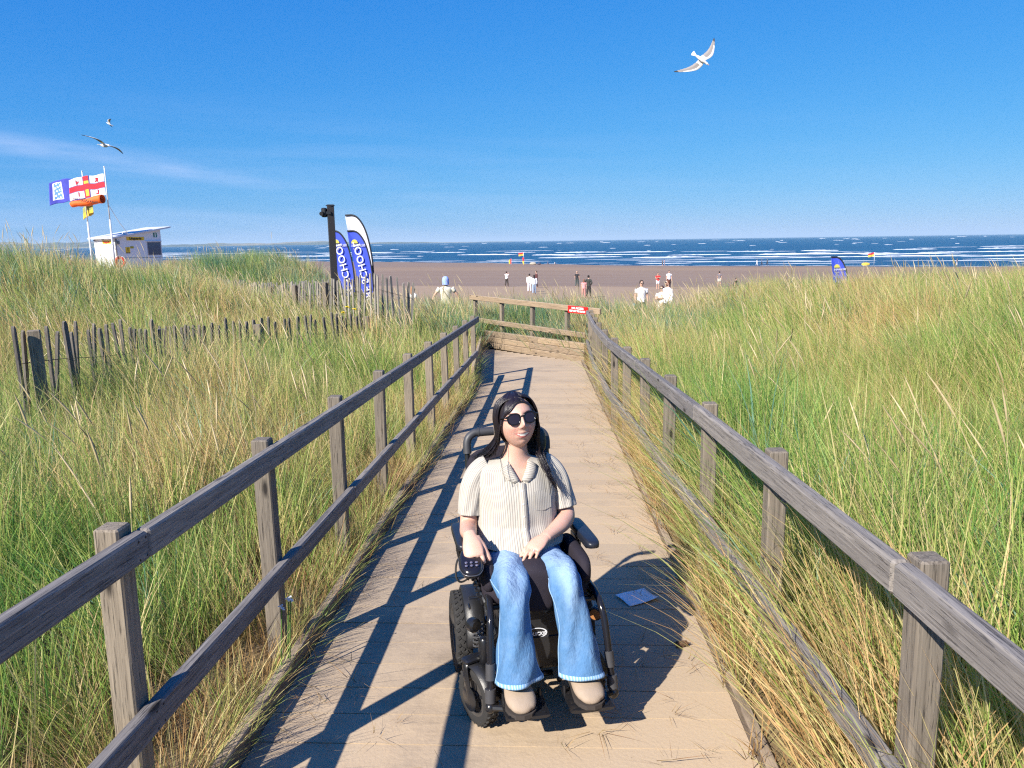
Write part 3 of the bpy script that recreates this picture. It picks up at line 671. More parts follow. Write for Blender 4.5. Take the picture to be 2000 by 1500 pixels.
# ================================================================ POWER WHEELCHAIR
CHX, CHY, CHA = -0.086, 3.069, R(13)
CHLOC = (CHX, CHY, -S*CHY+0.002)
M_BLK = plain('black_metal', (0.012, 0.012, 0.014), 0.28, 0.0, spec=0.6); M_BPL = plain('black_plastic', (0.016, 0.016, 0.018), 0.42, bump=0.15)
M_RUB = plain('tyre_rubber', (0.028, 0.027, 0.027), 0.8, bump=0.2, spec=0.3); M_FAB = plain('black_fabric', (0.022, 0.018, 0.026), 0.85, bump=0.5, scale=60, spec=0.25)
M_GREY = plain('grey_metal', (0.16, 0.16, 0.17), 0.35, 0.7); M_SLV = plain('grey_sleeve', (0.045, 0.045, 0.05), 0.5)
M_DUST = plain('dusty_rim', (0.05, 0.045, 0.042), 0.6, scale=12, var=0.3)
ch = thing('power_wheelchair', 'black power wheelchair with joystick and footplates carrying the seated woman', 'wheelchair', CHLOC, CHA)
ch.rotation_euler = (-R(2.2), 0, CHA)
def cr(P, n=8):
    """Catmull-Rom through rows of numbers"""
    P = np.array(P, float); Q = np.vstack([2*P[0]-P[1], P, 2*P[-1]-P[-2]]); out = []
    for i in range(1, len(Q)-2):
        for k in range(n):
            t_ = k/n; a, b, c, d = Q[i-1], Q[i], Q[i+1], Q[i+2]
            out.append(0.5*((2*b)+(-a+c)*t_+(2*a-5*b+4*c-d)*t_*t_+(-a+3*b-3*c+d)*t_**3))
    out.append(P[-1]); return np.array(out)
def pad(c, d, rot=None, puff=0.35, seg=6):
    """rounded cushion: subdivided box pushed toward an ellipsoid"""
    vs, fs, idx = [], [], {}
    N = seg
    def vid(i, j, k):
        if (i, j, k) not in idx:
            x, y, z = [2*q/N-1 for q in (i, j, k)]
            l = (abs(x)**6+abs(y)**6+abs(z)**6)**(1/6); e = 1/l if l > 0 else 1
            bx, by, bz = x*e, y*e, z*e
            l2 = math.sqrt(bx*bx+by*by+bz*bz); f = (1-puff)+puff*1.25/l2
            idx[(i, j, k)] = len(vs); vs.append((bx*f*d[0]/2, by*f*d[1]/2, bz*f*d[2]/2))
        return idx[(i, j, k)]
    for a in range(N):
        for b in range(N):
            for s_ in (0, N):
                q = [(s_, a, b), (s_, a+1, b), (s_, a+1, b+1), (s_, a, b+1)]; fs.append(tuple(vid(*w) for w in (q if s_ else q[::-1])))
                q = [(a, s_, b), (a, s_, b+1), (a+1, s_, b+1), (a+1, s_, b)]; fs.append(tuple(vid(*w) for w in (q if s_ else q[::-1])))
                q = [(a, b, s_), (a+1, b, s_), (a+1, b+1, s_), (a, b+1, s_)]; fs.append(tuple(vid(*w) for w in (q if s_ else q[::-1])))
    M = Matrix.Translation(c) @ (rot.to_4x4() if rot is not None else Matrix.Identity(4))
    return [M @ Vector(v) for v in vs], fs
def padobj(name, c, d, m, parent, rot=None, puff=0.3, seg=8):
    mb = MB(); mb.add(*pad(c, d, rot, puff, seg)); return mb.obj(name, m, parent, True)
def wheel(name, r, wdt, label, steer=0.0, loc=(0, 0, 0), rows=3, nb=34, side=-1):
    """axis along local x; side = outer face direction"""
    w = bpy.data.objects.new(name, None); link(w, ch); w.location = loc; w.rotation_euler = (0, 0, steer)
    RX = Matrix.Rotation(R(90), 4, 'Y')
    mb = MB(); h = wdt/2; ri = r*0.66
    prof = [(ri, -h*0.62), (ri*1.03, -h*0.86), (r*0.86, -h), (r*0.95, -h*0.86), (r*0.988, -h*0.5), (r*0.993, 0), (r*0.988, h*0.5), (r*0.95, h*0.86), (r*0.86, h), (ri*1.03, h*0.86), (ri, h*0.62)]
    mb.lathe(prof, 40, RX)
    for k in range(nb):
        for q in range(rows):
            a = 2*math.pi*(k+0.5*(q % 2))/nb; x = (q-(rows-1)/2)*wdt*0.62/max(1, rows-1) if rows > 1 else 0
            sg_ = (-1)**q
            M = Matrix.Rotation(a, 4, 'X') @ Matrix.Translation((x, 0, r*(0.995-0.02*abs(x)/h))) @ Matrix.Rotation(0.5*sg_, 4, 'Z')
            v = [M @ Vector(p) for p in ((-wdt*.11, -r*.045, -.004), (wdt*.11, -r*.045, -.004), (wdt*.11, r*.045, -.004), (-wdt*.11, r*.045, -.004), (-wdt*.09, -r*.036, .0045), (wdt*.09, -r*.036, .0045), (wdt*.09, r*.036, .0045), (-wdt*.09, r*.036, .0045))]
            mb.add(v, [(4,5,6,7),(0,1,5,4),(1,2,6,5),(2,3,7,6),(3,0,4,7)])
    autosmooth(mb.obj('tyre', M_RUB, w), 40)
    mb = MB(); sx_ = side
    prof = [(0.001, h*0.55), (r*0.16, h*0.55), (r*0.17, h*0.35), (r*0.26, h*0.30), (ri*0.84, h*0.42), (ri*0.90, h*0.72), (ri*1.02, h*0.80), (ri*1.02, -h*0.8), (ri*0.9, -h*0.7), (r*0.2, -h*0.4), (0.001, -h*0.4)]
    mb.lathe(prof, 32, Matrix.Rotation(R(90)*sx_, 4, 'Y'))
    autosmooth(mb.obj('rim', M_DUST, w), 35)
    mb = MB()
    for k in range(5):
        M = Matrix.Rotation(2*math.pi*k/5, 4, 'X') @ Matrix.Translation((sx_*h*0.36, 0, r*0.42)); mb.box((0, 0, 0), (h*0.25, r*0.10, r*0.40))
        for i in range(len(mb.v)-8, len(mb.v)): mb.v[i] = M @ mb.v[i]
    mb.lathe([(0.001, h*0.7), (r*.08, h*.7), (r*.09, h*.5)], 12, Matrix.Rotation(R(90)*sx_, 4, 'Y'))
    mb.obj('spokes', M_BPL, w); return w
for s_ in (-1, 1):
    wheel('drive_wheel', 0.176, 0.075, '', 0, (s_*(0.288 if s_ < 0 else 0.262), 0.19, 0.176), 4, 34, s_)
    # fender over the drive wheel
    mb = MB(); vs, fs = [], []; NN = 16
    for i in range(NN+1):
        a = R(178)-R(118)*i/NN; rr = 0.196+0.004*math.sin(i)
        for x, dr in ((-0.045, -0.02), (-0.038, 0), (0.038, 0), (0.045, -0.02)):
            vs.append((s_*(0.238 if s_ < 0 else 0.215)+x, 0.19+math.cos(a)*(rr+dr), 0.176+math.sin(a)*(rr+dr)))
    for i in range(NN):
        for k in range(3): q = i*4+k; fs.append((q, q+1, q+5, q+4) if 1 else 0)
    mb.add(vs, fs); o = mb.obj('fender', M_BPL, ch, True); md = o.modifiers.new('t', 'SOLIDIFY'); md.thickness = 0.004
# front casters, steered a little
for s_, stv in ((-1, R(24)), (1, R(20))):
    x0, y0 = (-0.268, -0.255) if s_ < 0 else (0.185, -0.19)
    w = wheel('caster_wheel', 0.114, 0.060, '', stv, (x0, y0, 0.114), 3, 26, -1 if s_ < 0 else -1)
    mb = MB()
    for q in (-1, 1):
        mb.tube(cr([(q*0.041, -0.002, 0.0), (q*0.043, 0.015, 0.07), (q*0.04, 0.03, 0.125), (q*0.02, 0.035, 0.142)], 4), [0.017]*4+[0.018]*5+[0.016]*4, 8, flat=0.45)
        mb.lathe([(0.0, 0.0), (0.048, 0.0), (0.05, 0.004), (0.044, 0.007), (0.0, 0.009)], 20, Matrix.Translation((q*0.040, 0, 0)) @ Matrix.Rotation(R(90)*q, 4, 'Y'))
    mb.box((0, 0.035, 0.14), (0.09, 0.05, 0.02), None, 0.006)
    autosmooth(mb.obj('fork', M_BLK, w), 40)
    vs, fs = [], []
    for i in range(11):       # mudguard
        a = R(165)-R(100)*i/10
        for x in (-0.037, 0.037): vs.append((x, math.cos(a)*0.130, math.sin(a)*0.130))
    for i in range(10): fs.append((2*i, 2*i+1, 2*i+3, 2*i+2))
    mb = MB(); mb.add(vs, fs); o = mb.obj('mudguard', M_BPL, w, True); md = o.modifiers.new('t', 'SOLIDIFY'); md.thickness = 0.004
    mb = MB(); mb.lathe([(0.0, 0), (0.020, 0), (0.024, 0.006), (0.024, 0.095), (0.018, 0.105), (0.0, 0.107)], 16, Matrix.Translation((s_*(0.236 if s_ < 0 else 0.18), -0.23 if s_ < 0 else -0.17, 0.235)))
    mb.tube([(s_*(0.232 if s_ < 0 else 0.18), -0.21 if s_ < 0 else -0.15, 0.28), (s_*0.17, -0.10, 0.27), (s_*0.16, 0.05, 0.25)], 0.018, 8); autosmooth(mb.obj('caster_housing', M_BLK, ch), 40)
# base: battery shroud, motors, frame
mb = MB(); mb.box((0.0, 0.13, 0.245), (0.30, 0.46, 0.27), None, 0.025); mb.box((0.0, -0.10, 0.20), (0.26, 0.06, 0.16), None, 0.015); autosmooth(mb.obj('battery_shroud', M_BPL, ch), 30)
mb = MB(); mb.prism([(-0.10, 0.215), (0.10, 0.215), (0.11, 0.24), (0.10, 0.385), (0.085, 0.40), (-0.085, 0.40), (-0.10, 0.385), (-0.11, 0.24)], 0.02, Matrix.Translation((-0.005, -0.115, 0))); autosmooth(mb.obj('front_cover', M_BPL, ch), 30)
M_LOGO = plain('logo_white', (0.7, 0.72, 0.78), 0.4, var=0.02)
mb = MB(); NN = 36; vs, fs = [], []
for i in range(NN):
    a = 2*math.pi*i/NN
    for rr in (1.0, 0.87): vs.append((math.cos(a)*0.045*rr, 0, math.sin(a)*0.023*rr*(0.97 if rr < 1 else 1)))
for i in range(NN): j = (i+1) % NN; fs.append((2*i, 2*j, 2*j+1, 2*i+1))
mb.add(vs, fs, Matrix.Translation((-0.002, -0.1275, 0.285))); mb.obj('logo_ring', M_LOGO, ch)
text_mesh('QUICKIE', 0.021, M_LOGO, ch, Matrix.Translation((0.003, -0.1275, 0.281)) @ Matrix.Rotation(R(90), 4, 'X'), name='lettering', ext=0.0008, bold=0.0004, sx=0.9)
for s_ in (-1, 1):
    mb = MB(); M = Matrix.Translation((s_*0.20, 0.17, 0.19)) @ Matrix.Rotation(R(90), 4, 'Y')
    mb.lathe([(0, -0.05), (0.045, -0.05), (0.048, -0.04), (0.048, 0.035), (0.03, 0.05), (0, 0.05)], 18, M)
    for k in range(6): mb.lathe([(0.048, -0.035+k*0.012), (0.053, -0.032+k*0.012), (0.048, -0.029+k*0.012)], 18, M)
    autosmooth(mb.obj('motor', M_GREY, ch), 40)
    # amber-faced suspension knob
    M = Matrix.Translation((s_*0.262, -0.10, 0.335)) @ Matrix.Rotation(R(-60)*s_*-1, 4, 'Z') @ Matrix.Rotation(R(90), 4, 'Y')
    mb = MB(); mb.lathe([(0, -0.02), (0.027, -0.02), (0.030, -0.012), (0.030, 0.012), (0.022, 0.02), (0, 0.021)], 18, M); autosmooth(mb.obj('knob', M_BLK, ch), 40)
    mb = MB(); mb.lathe([(0, -0.0215), (0.022, -0.0215), (0.023, -0.019)], 18, M); mb.obj('reflector', plain('amber_reflector', (0.32, 0.14, 0.05), 0.35), ch)
    # coil spring of the suspension
    mb = MB(); mb.tube([(s_*0.235+0.022*math.cos(q*0.7), -0.03+0.022*math.sin(q*0.7), 0.20+q*0.0022) for q in range(54)], 0.004, 5); mb.obj('spring', M_GREY, ch)
# seat frame and cushion
mb = MB()
for s_ in (-1, 1):
    mb.tube([(s_*0.215, -0.24, 0.468), (s_*0.215, 0.22, 0.458)], 0.0135, 10); mb.box((s_*0.20, 0.05, 0.42), (0.03, 0.10, 0.10), None, 0.004)
    mb.tube([(s_*0.19, 0.0, 0.33), (s_*0.20, 0.05, 0.46)], 0.012, 8)
for y in (-0.22, 0.0, 0.2): mb.tube([(-0.215, y, 0.46), (0.215, y, 0.46)], 0.012, 8)
mb.box((0.03, -0.235, 0.445), (0.07, 0.03, 0.03), None, 0.004); mb.box((-0.07, -0.235, 0.445), (0.05, 0.03, 0.03), None, 0.004)
autosmooth(mb.obj('seat_frame', M_BLK, ch), 40)
mb = MB(); mb.add(*pad((-0.012, -0.01, 0.515), (0.445, 0.50, 0.105), None, 0.22, 10)); mb.add(*pad((-0.022, -0.19, 0.575), (0.105, 0.18, 0.12), None, 0.35, 6))
for s_ in (-1, 1): mb.add(*pad((-0.012+s_*0.195, -0.06, 0.575), (0.055, 0.36, 0.115), None, 0.3, 6))
mb.obj('seat_cushion', M_FAB, ch, True)
padobj('front_drape', (-0.022, -0.262, 0.535), (0.125, 0.05, 0.165), M_FAB, ch, None, 0.3)
# backrest
bt = Matrix.Rotation(R(-8), 3, 'X')
padobj('backrest', (-0.03, 0.265, 0.755), (0.40, 0.07, 0.46), M_FAB, ch, bt, 0.2)
mb = MB()
for s_ in (-1, 1):
    x = -0.03+s_*0.185; sh = [(x, 0.25, 0.45), (x, 0.30, 0.75), (x, 0.335, 0.90), (x, 0.35, 1.00), (x-s_*0.01, 0.355, 1.025), (x-s_*0.04, 0.36, 1.045), (x-s_*0.06, 0.36, 1.048)]
    mb.tube(cr(sh, 6), 0.0125, 10)
autosmooth(mb.obj('push_handle_frame', M_BLK, ch), 60)
for s_ in (-1, 1):
    x = -0.03+s_*0.185
    mb = MB(); mb.tube(cr([(x, 0.342, 0.955), (x, 0.35, 1.00), (x-s_*0.01, 0.355, 1.027), (x-s_*0.035, 0.36, 1.045), (x-s_*0.055, 0.36, 1.048)], 6), 0.0185, 12)
    mb.tube([(x-s_*0.055, 0.36, 1.048), (x-s_*0.125, 0.36, 1.05)], 0.0205, 12); mb.tube([(x-s_*0.052, 0.36, 1.048), (x-s_*0.058, 0.36, 1.048)], 0.0225, 12)
    autosmooth(mb.obj('hand_grip', M_SLV, ch), 40)
padobj('headrest', (0.030, 0.20, 1.03), (0.17, 0.06, 0.12), M_BPL, ch, Matrix.Rotation(R(-6), 3, 'X'), 0.4)
mb = MB(); mb.tube([(0.03, 0.25, 1.04), (0.02, 0.31, 0.95), (0.0, 0.31, 0.85)], 0.010, 8); mb.obj('headrest_stem', M_BLK, ch, True)
# armrests
for s_, x, y0, y1, z in ((-1, -0.288, -0.10, 0.20, 0.668), (1, 0.238, -0.16, 0.18, 0.655)):
    padobj('armrest_pad', (x, (y0+y1)/2, z), (0.062, y1-y0, 0.036), plain('armrest_vinyl', (0.014, 0.016, 0.024), 0.38), ch, None, 0.12)
    mb = MB(); mb.tube(cr([(x, y1-0.05, z-0.02), (x, y1-0.03, z-0.10), (x-s_*0.02, y1-0.02, 0.47)], 4), 0.011, 8); mb.box((x-s_*0.008, 0.04, z-0.024), (0.022, y1-y0-0.06, 0.016), None, 0.003)
    mb.box((x-s_*0.02, 0.06, 0.56), (0.006, 0.16, 0.13), None, 0.002); autosmooth(mb.obj('armrest_bracket', M_BLK, ch), 40)
# joystick pod
pr = Matrix.Rotation(R(16), 3, 'X')
jp = bpy.data.objects.new('joystick_pod', None); link(jp, ch); jp.location = (-0.278, -0.215, 0.645); jp.rotation_euler = (R(14), 0, R(-4))
mb = MB(); vs, fs = [], []; rings = [(-0.030, 0.55), (-0.024, 0.80), (-0.008, 0.96), (0.004, 1.0), (0.016, 0.97), (0.024, 0.86), (0.028, 0.72)]; NN = 32
for z, k in rings:
    for j in range(NN):
        a = 2*math.pi*j/NN; cx, cy = math.cos(a), math.sin(a)
        ex = 0.046*k*math.copysign(abs(cx)**0.75, cx); ey = 0.082*k*math.copysign(abs(cy)**0.8, cy); ex *= (1.0+0.10*(cy > 0)*cy)
        vs.append((ex, ey, z-0.006*(cy < 0)*abs(cy)*(z > 0)))
for i in range(len(rings)-1):
    for j in range(NN): fs.append((i*NN+j, i*NN+(j+1) % NN, (i+1)*NN+(j+1) % NN, (i+1)*NN+j))
fs.append(tuple((len(rings)-1)*NN+j for j in range(NN))); fs.append(tuple(range(NN-1, -1, -1)))
mb.add(vs, fs); autosmooth(mb.obj('pod_body', plain('gloss_black', (0.012, 0.011, 0.016), 0.22), jp), 45)
mb = MB(); mb.tube([(0.047*math.copysign(abs(math.cos(a))**.75, math.cos(a)), 0.084*math.copysign(abs(math.sin(a))**.8, math.sin(a)), 0.004) for a in [2*math.pi*j/32 for j in range(33)]], 0.0022, 6); mb.obj('pod_trim', M_GREY, jp, True)
mb = MB()
for i in range(2):
    for j in range(3): mb.ell((-0.020+j*0.020, -0.030-i*0.020, 0.0285), (0.0065, 0.0065, 0.003), 10, 6)
mb.obj('buttons', plain('pod_buttons', (0.10, 0.10, 0.16), 0.3), jp, True)
mb = MB(); mb.tube([(0, 0.03, 0.022), (0, 0.03, 0.03)], 0.006, 8); mb.ell((0, 0.03, 0.032), (0.011, 0.011, 0.009), 14, 10); mb.obj('joystick_knob', M_BPL, jp, True)
mb = MB(); mb.tube(cr([(-0.285, -0.15, 0.63), (-0.318, -0.17, 0.655), (-0.335, -0.20, 0.64), (-0.338, -0.22, 0.60), (-0.32, -0.215, 0.575), (-0.285, -0.19, 0.58), (-0.262, -0.14, 0.60)], 6), 0.0042, 6); mb.obj('cable', M_RUB, ch, True)
mb = MB(); mb.tube([(-0.275, -0.19, 0.62), (-0.262, -0.15, 0.57), (-0.235, -0.17, 0.50), (-0.222, -0.19, 0.47)], 0.010, 8)
mb.box((-0.272, -0.17, 0.605), (0.03, 0.05, 0.03), None, 0.004)
for k in range(4): mb.box((-0.262+0.006*k, -0.16-0.004*k, 0.56-0.022*k), (0.022, 0.03, 0.008), None, 0.002)
mb.tube([(-0.285, -0.17, 0.485), (-0.25, -0.17, 0.485)], 0.006, 8); mb.tube([(-0.285, -0.19, 0.45), (-0.285, -0.15, 0.45)], 0.005, 8)
autosmooth(mb.obj('joystick_arm', M_BLK, ch), 40)
# leg rests and footplates
for s_ in (-1, 1):
    k = 0.0 if s_ < 0 else 0.0
    P_ = [(s_*0.212, -0.16, 0.505), (s_*0.214, -0.25, 0.500), (s_*0.220, -0.31, 0.470), (s_*0.226, -0.34, 0.42), (s_*0.232, -0.365, 0.33), (s_*0.236, -0.38, 0.25), (s_*0.240, -0.395, 0.19)]
    lr = bpy.data.objects.new('legrest', None); link(lr, ch)
    mb = MB(); mb.tube(cr(P_, 6), 0.0135, 12); autosmooth(mb.obj('hanger_tube', plain('gloss_black_tube', (0.012, 0.012, 0.016), 0.15), lr), 60)
    mb = MB(); mb.tube([(s_*0.2335, -0.371, 0.305), (s_*0.2365, -0.382, 0.245)], 0.0185, 14); mb.tube([(s_*0.239, -0.392, 0.215), (s_*0.241, -0.40, 0.165)], 0.021, 14); autosmooth(mb.obj('clamp_sleeve', M_SLV, lr), 40)
    mb = MB(); mb.tube([(s_*0.241, -0.40, 0.165), (s_*0.240, -0.405, 0.145)], 0.016, 10); mb.tube([(s_*0.25, -0.405, 0.148), (s_*0.19, -0.43, 0.150)], 0.012, 8)
    mb.ell((s_*0.243, -0.405, 0.145), (0.02, 0.02, 0.022), 12, 8); autosmooth(mb.obj('hinge', M_BLK, lr), 40)
    zc = 0.158
    mb = MB(); mb.prism([(-0.08, 0), (-0.06, -0.006), (0.07, -0.006), (0.085, 0), (0.085, 0.006), (-0.08, 0.006)], 0.17, Matrix.Translation((s_*0.122, -0.44, zc)))
    mb.tube([(s_*0.05, -0.395, zc+0.004), (s_*0.05, -0.39, zc+0.035)], 0.007, 8); mb.tube([(s_*0.19, -0.395, zc+0.004), (s_*0.19, -0.39, zc+0.03)], 0.007, 8)
    for q in range(5): mb.box((s_*0.122, -0.51+q*0.033, zc+0.008), (0.14, 0.006, 0.004))
    autosmooth(mb.obj('footplate', M_BLK, lr), 30)
mb = MB()
for s_ in (-1, 1): mb.tube([(s_*0.14, -0.10, 0.14), (s_*0.07, -0.22, 0.12)], 0.012, 8)
mb.tube([(-0.05, -0.14, 0.11), (0.06, -0.14, 0.11)], 0.012, 8); mb.obj('front_stays', M_BLK, ch, True)
# ================================================================ THE SEATED WOMAN
def skin_material(name, c0, spots=True):
    t = NT(name); a = t.n('ShaderNodeAttribute', attribute_name='paint'); co = t.coord('Object')
    base = t.mix(t.noise(45, co, 4, 0.6), tuple(x*0.93 for x in c0), tuple(min(1, x*1.05) for x in c0))
    base = t.mix(t.math('MULTIPLY_ADD', t.noise(9, co, 2), 2.0, -0.8, True), base, (c0[0]*0.98, c0[1]*0.80, c0[2]*0.76))
    col = t.mix(a.outputs['Alpha'], base, a.outputs['Color'])
    t.P(Base_Color=col, Roughness=0.48, Specular_IOR_Level=0.4, Subsurface_Weight=0.12, Subsurface_Radius=(1.0, 0.35, 0.2), Subsurface_Scale=0.006)
    t.bump(t.noise(350, co, 2), 0.12, 0.001); return t.m
M_SKIN = skin_material('skin', (0.57, 0.35, 0.27))
def sweep(rows, n=32, sub=6, up=(0, 0, 1), expo=1.0, cap=True, level=False):
    """rows: (x, y, z, ru, rw); ru along 'up' side, rw across. Returns verts (R,n,3), faces, arc angle grid"""
    Q = cr(rows, sub); P = Q[:, :3]; RR = np.maximum(Q[:, 3:5], 0.0015); k = len(P); V = np.zeros((k, n, 3)); prev = None
    for i in range(k):
        T = P[min(i+1, k-1)]-P[max(i-1, 0)]; T = T/np.linalg.norm(T)
        if level: T = np.array([0, 0, -1.0])
        a = np.array(up, float) if prev is None else prev
        u = a-T*a.dot(T); u /= np.linalg.norm(u); prev = u; w = np.cross(T, u)
        an = 2*np.pi*np.arange(n)/n; c, s = np.cos(an), np.sin(an)
        c = np.sign(c)*np.abs(c)**expo; s = np.sign(s)*np.abs(s)**expo
        V[i] = P[i]+np.outer(c*RR[i, 0], u)+np.outer(s*RR[i, 1], w)
    F = [(i*n+j, i*n+(j+1) % n, (i+1)*n+(j+1) % n, (i+1)*n+j) for i in range(k-1) for j in range(n)]
    if cap: F += [tuple(range(n-1, -1, -1)), tuple((k-1)*n+j for j in range(n))]
    return V, F
def addsweep(mb, rows, **k):
    V, F = sweep(rows, **k); mb.add(V.reshape(-1, 3).tolist(), F); return V
def head_pts():
    """sculpted head, local: x right, y back, z up, chin -0.112, crown 0.115"""
    NU, NVv = 110, 90; U = np.linspace(0, 2*np.pi, NU, endpoint=False); Vv = np.linspace(-np.pi/2, np.pi/2, NVv)
    u, v = np.meshgrid(U, Vv); dx, dy, dz = np.cos(v)*np.sin(u), -np.cos(v)*np.cos(u), np.sin(v)
    x, y, z = dx*0.0765, dy*0.094, dz*0.114
    lo = np.clip(-z/0.114, 0, 1); x = x*(1-0.18*lo**2.6)*(1+0.04*np.exp(-((z+0.02)/0.03)**2))
    y = np.where(y > 0, y*(1-0.45*lo**1.2), y*(1-0.10*lo))
    fr = np.clip(-dy, 0, 1)**0.6
    def B(cx, cz, sx_, sz_): return np.exp(-((x-cx)/sx_)**2-((z-cz)/sz_)**2)*fr
    d = np.zeros_like(x)
    d += 0.004*B(0, 0.036, 0.045, 0.012)
    d -= 0.0085*(B(0.030, 0.014, 0.018, 0.012)+B(-0.030, 0.014, 0.018, 0.012))
    d += 0.009*B(0, 0.010, 0.009, 0.022) + 0.0235*B(0, -0.020, 0.0105, 0.0135) + 0.014*B(0, -0.004, 0.008, 0.014)
    d += 0.009*(B(0.0125, -0.026, 0.0065, 0.007)+B(-0.0125, -0.026, 0.0065, 0.007))
    d += 0.0075*(B(0.042, -0.026, 0.019, 0.016)+B(-0.042, -0.026, 0.019, 0.016))
    d += 0.006*B(0, -0.052, 0.028, 0.016)
    d += 0.0035*B(0, -0.0475, 0.022, 0.004) + 0.0035*B(0, -0.068, 0.019, 0.0055) - 0.002*B(0, -0.057, 0.026, 0.004)
    d -= 0.0030*B(0, -0.079, 0.02, 0.005) + 0.003*(B(0.030, -0.050, 0.004, 0.012)+B(-0.030, -0.050, 0.004, 0.012))
    d += 0.0085*B(0, -0.098, 0.021, 0.014)
    y = y-d
    P = np.stack([x, y, z], -1); F = [(i*NU+j, i*NU+(j+1) % NU, (i+1)*NU+(j+1) % NU, (i+1)*NU+j) for i in range(NVv-1) for j in range(NU)]
    return P.reshape(-1, 3), F
HC = Vector((-0.040, 0.040, 1.158)); HM = Matrix.Translation(HC) @ Matrix.Rotation(R(6), 4, 'Z') @ Matrix.Rotation(R(-5), 4, 'Y') @ Matrix.Rotation(R(-9), 4, 'X')
def hand(mb, M, curl, spread_=0.06, thumb=(0.5, 0.5), mir=1, k=1.0):
    """x to the fingertips, y to the thumb side, z out of the back of the hand"""
    def tx(p): v = M @ Vector((p[0]*k, p[1]*k*mir, p[2]*k)); return tuple(v)
    def chain(pts, rad, n=12):
        rows = [(*tx(p), r_[0]*k, r_[1]*k) for p, r_ in zip(pts, rad)]
        up = (M.to_3x3() @ Vector((0, 0, 1))); addsweep(mb, rows, n=n, sub=3, up=tuple(up))
    chain([(-0.015, 0, 0), (0.01, 0, 0.002), (0.045, 0, 0.002), (0.075, 0, 0.0), (0.09, 0, -0.003)], [(0.017, 0.023), (0.0165, 0.028), (0.0145, 0.037), (0.0125, 0.038), (0.009, 0.033)], 20)
    tips = []
    for fi, (yb, L, r0, xb) in enumerate(((0.027, 0.070, 0.0088, 0.080), (0.009, 0.078, 0.0090, 0.084), (-0.009, 0.072, 0.0085, 0.081), (-0.026, 0.057, 0.0075, 0.073))):
        an = spread_*(1.5-fi); p = np.array([xb-0.012, yb, -0.001]); c = curl[fi] if isinstance(curl[0], (list, tuple)) else curl
        pts = [p.copy()]; rad = [(r0, r0)]; pit = 0.0
        for q, (fr_, cc) in enumerate(zip((0.46, 0.30, 0.24), c)):
            pit += cc; d = np.array([math.cos(pit)*math.cos(an), math.cos(pit)*math.sin(an), -math.sin(pit)])
            pts.append(p+d*L*fr_*0.5); rad.append((r0*(0.93-0.09*q), r0*(0.95-0.09*q))); p = p+d*L*fr_*(1.0 if q else 1.15); pts.append(p.copy()); rad.append((r0*(0.98-0.10*q), r0*(1.0-0.10*q)))
        pts.append(p+d*0.004); rad.append((r0*0.35, r0*0.35)); chain(pts, rad); tips.append((tx(pts[1]), tx(pts[2])))
    p = np.array([0.012, 0.022, -0.004]); a1, a2 = thumb; d = np.array([math.cos(a1), math.sin(a1), -0.25]); d2 = np.array([math.cos(a1-a2), math.sin(a1-a2), -0.45])
    chain([p, p+d*0.022, p+d*0.042, p+d*0.042+d2*0.016, p+d*0.042+d2*0.030, p+d*0.042+d2*0.05, p+d*0.042+d2*0.055], [(0.014, 0.015), (0.0125, 0.0125), (0.0105, 0.011), (0.0095, 0.010), (0.0100, 0.0105), (0.0075, 0.0085), (0.003, 0.003)])
    return tips
def frame(o, xd, zd):
    x = Vector(xd).normalized(); z = Vector(zd); z = (z-x*z.dot(x)).normalized(); y = z.cross(x)
    M = Matrix((x, y, z)).transposed().to_4x4(); M.translation = o; return M
def remesh(mb, name, vox, m, parent, smooth=3):
    me = mb.mesh(name, m); o = bpy.data.objects.new(name, me); COL.objects.link(o)
    md = o.modifiers.new('r', 'REMESH'); md.mode = 'VOXEL'; md.voxel_size = vox; md.use_smooth_shade = True
    if smooth: ms = o.modifiers.new('s', 'SMOOTH'); ms.iterations = smooth; ms.factor = 0.5
    dg = bpy.context.evaluated_depsgraph_get(); dg.update(); me2 = bpy.data.meshes.new_from_object(o.evaluated_get(dg)); me2.name = name
    bpy.data.objects.remove(o); me2.polygons.foreach_set('use_smooth', [True]*len(me2.polygons))
    o2 = bpy.data.objects.new(name, me2); link(o2, parent); return o2
def paint(o, fn):
    me = o.data; n = len(me.vertices); co = np.empty(n*3, np.float32); me.vertices.foreach_get('co', co); co = co.reshape(-1, 3).astype(float)
    a = me.color_attributes.new('paint', 'FLOAT_COLOR', 'POINT'); a.data.foreach_set('color', fn(co).astype(np.float32).ravel())
pw = thing('person', 'smiling woman with long black hair, sunglasses, striped blouse and flared jeans in the wheelchair', 'person', CHLOC)
pw.rotation_euler = (-R(2.2), 0, CHA)
CX = -0.040
mb = MB()
hp, hf = head_pts(); mb.add([HM @ Vector(p) for p in hp], hf)
for s_ in (-1, 1):
    M = HM @ Matrix.Translation((s_*0.0775, 0.008, -0.006)) @ Matrix.Rotation(s_*R(-22), 4, 'Z'); mb.ell((0, 0, 0), (0.006, 0.017, 0.029), 14, 10)
    L_ = 2+14*9
    for i in range(len(mb.v)-L_, len(mb.v)): mb.v[i] = M @ mb.v[i]
addsweep(mb, [(CX+0.004, 0.055, 1.13, 0.043, 0.042), (CX+0.002, 0.06, 1.06, 0.046, 0.045), (CX, 0.07, 1.01, 0.052, 0.056), (CX, 0.075, 0.975, 0.06, 0.085), (CX, 0.08, 0.945, 0.075, 0.125), (CX, 0.085, 0.92, 0.08, 0.15)], n=32, up=(0, 1, 0))
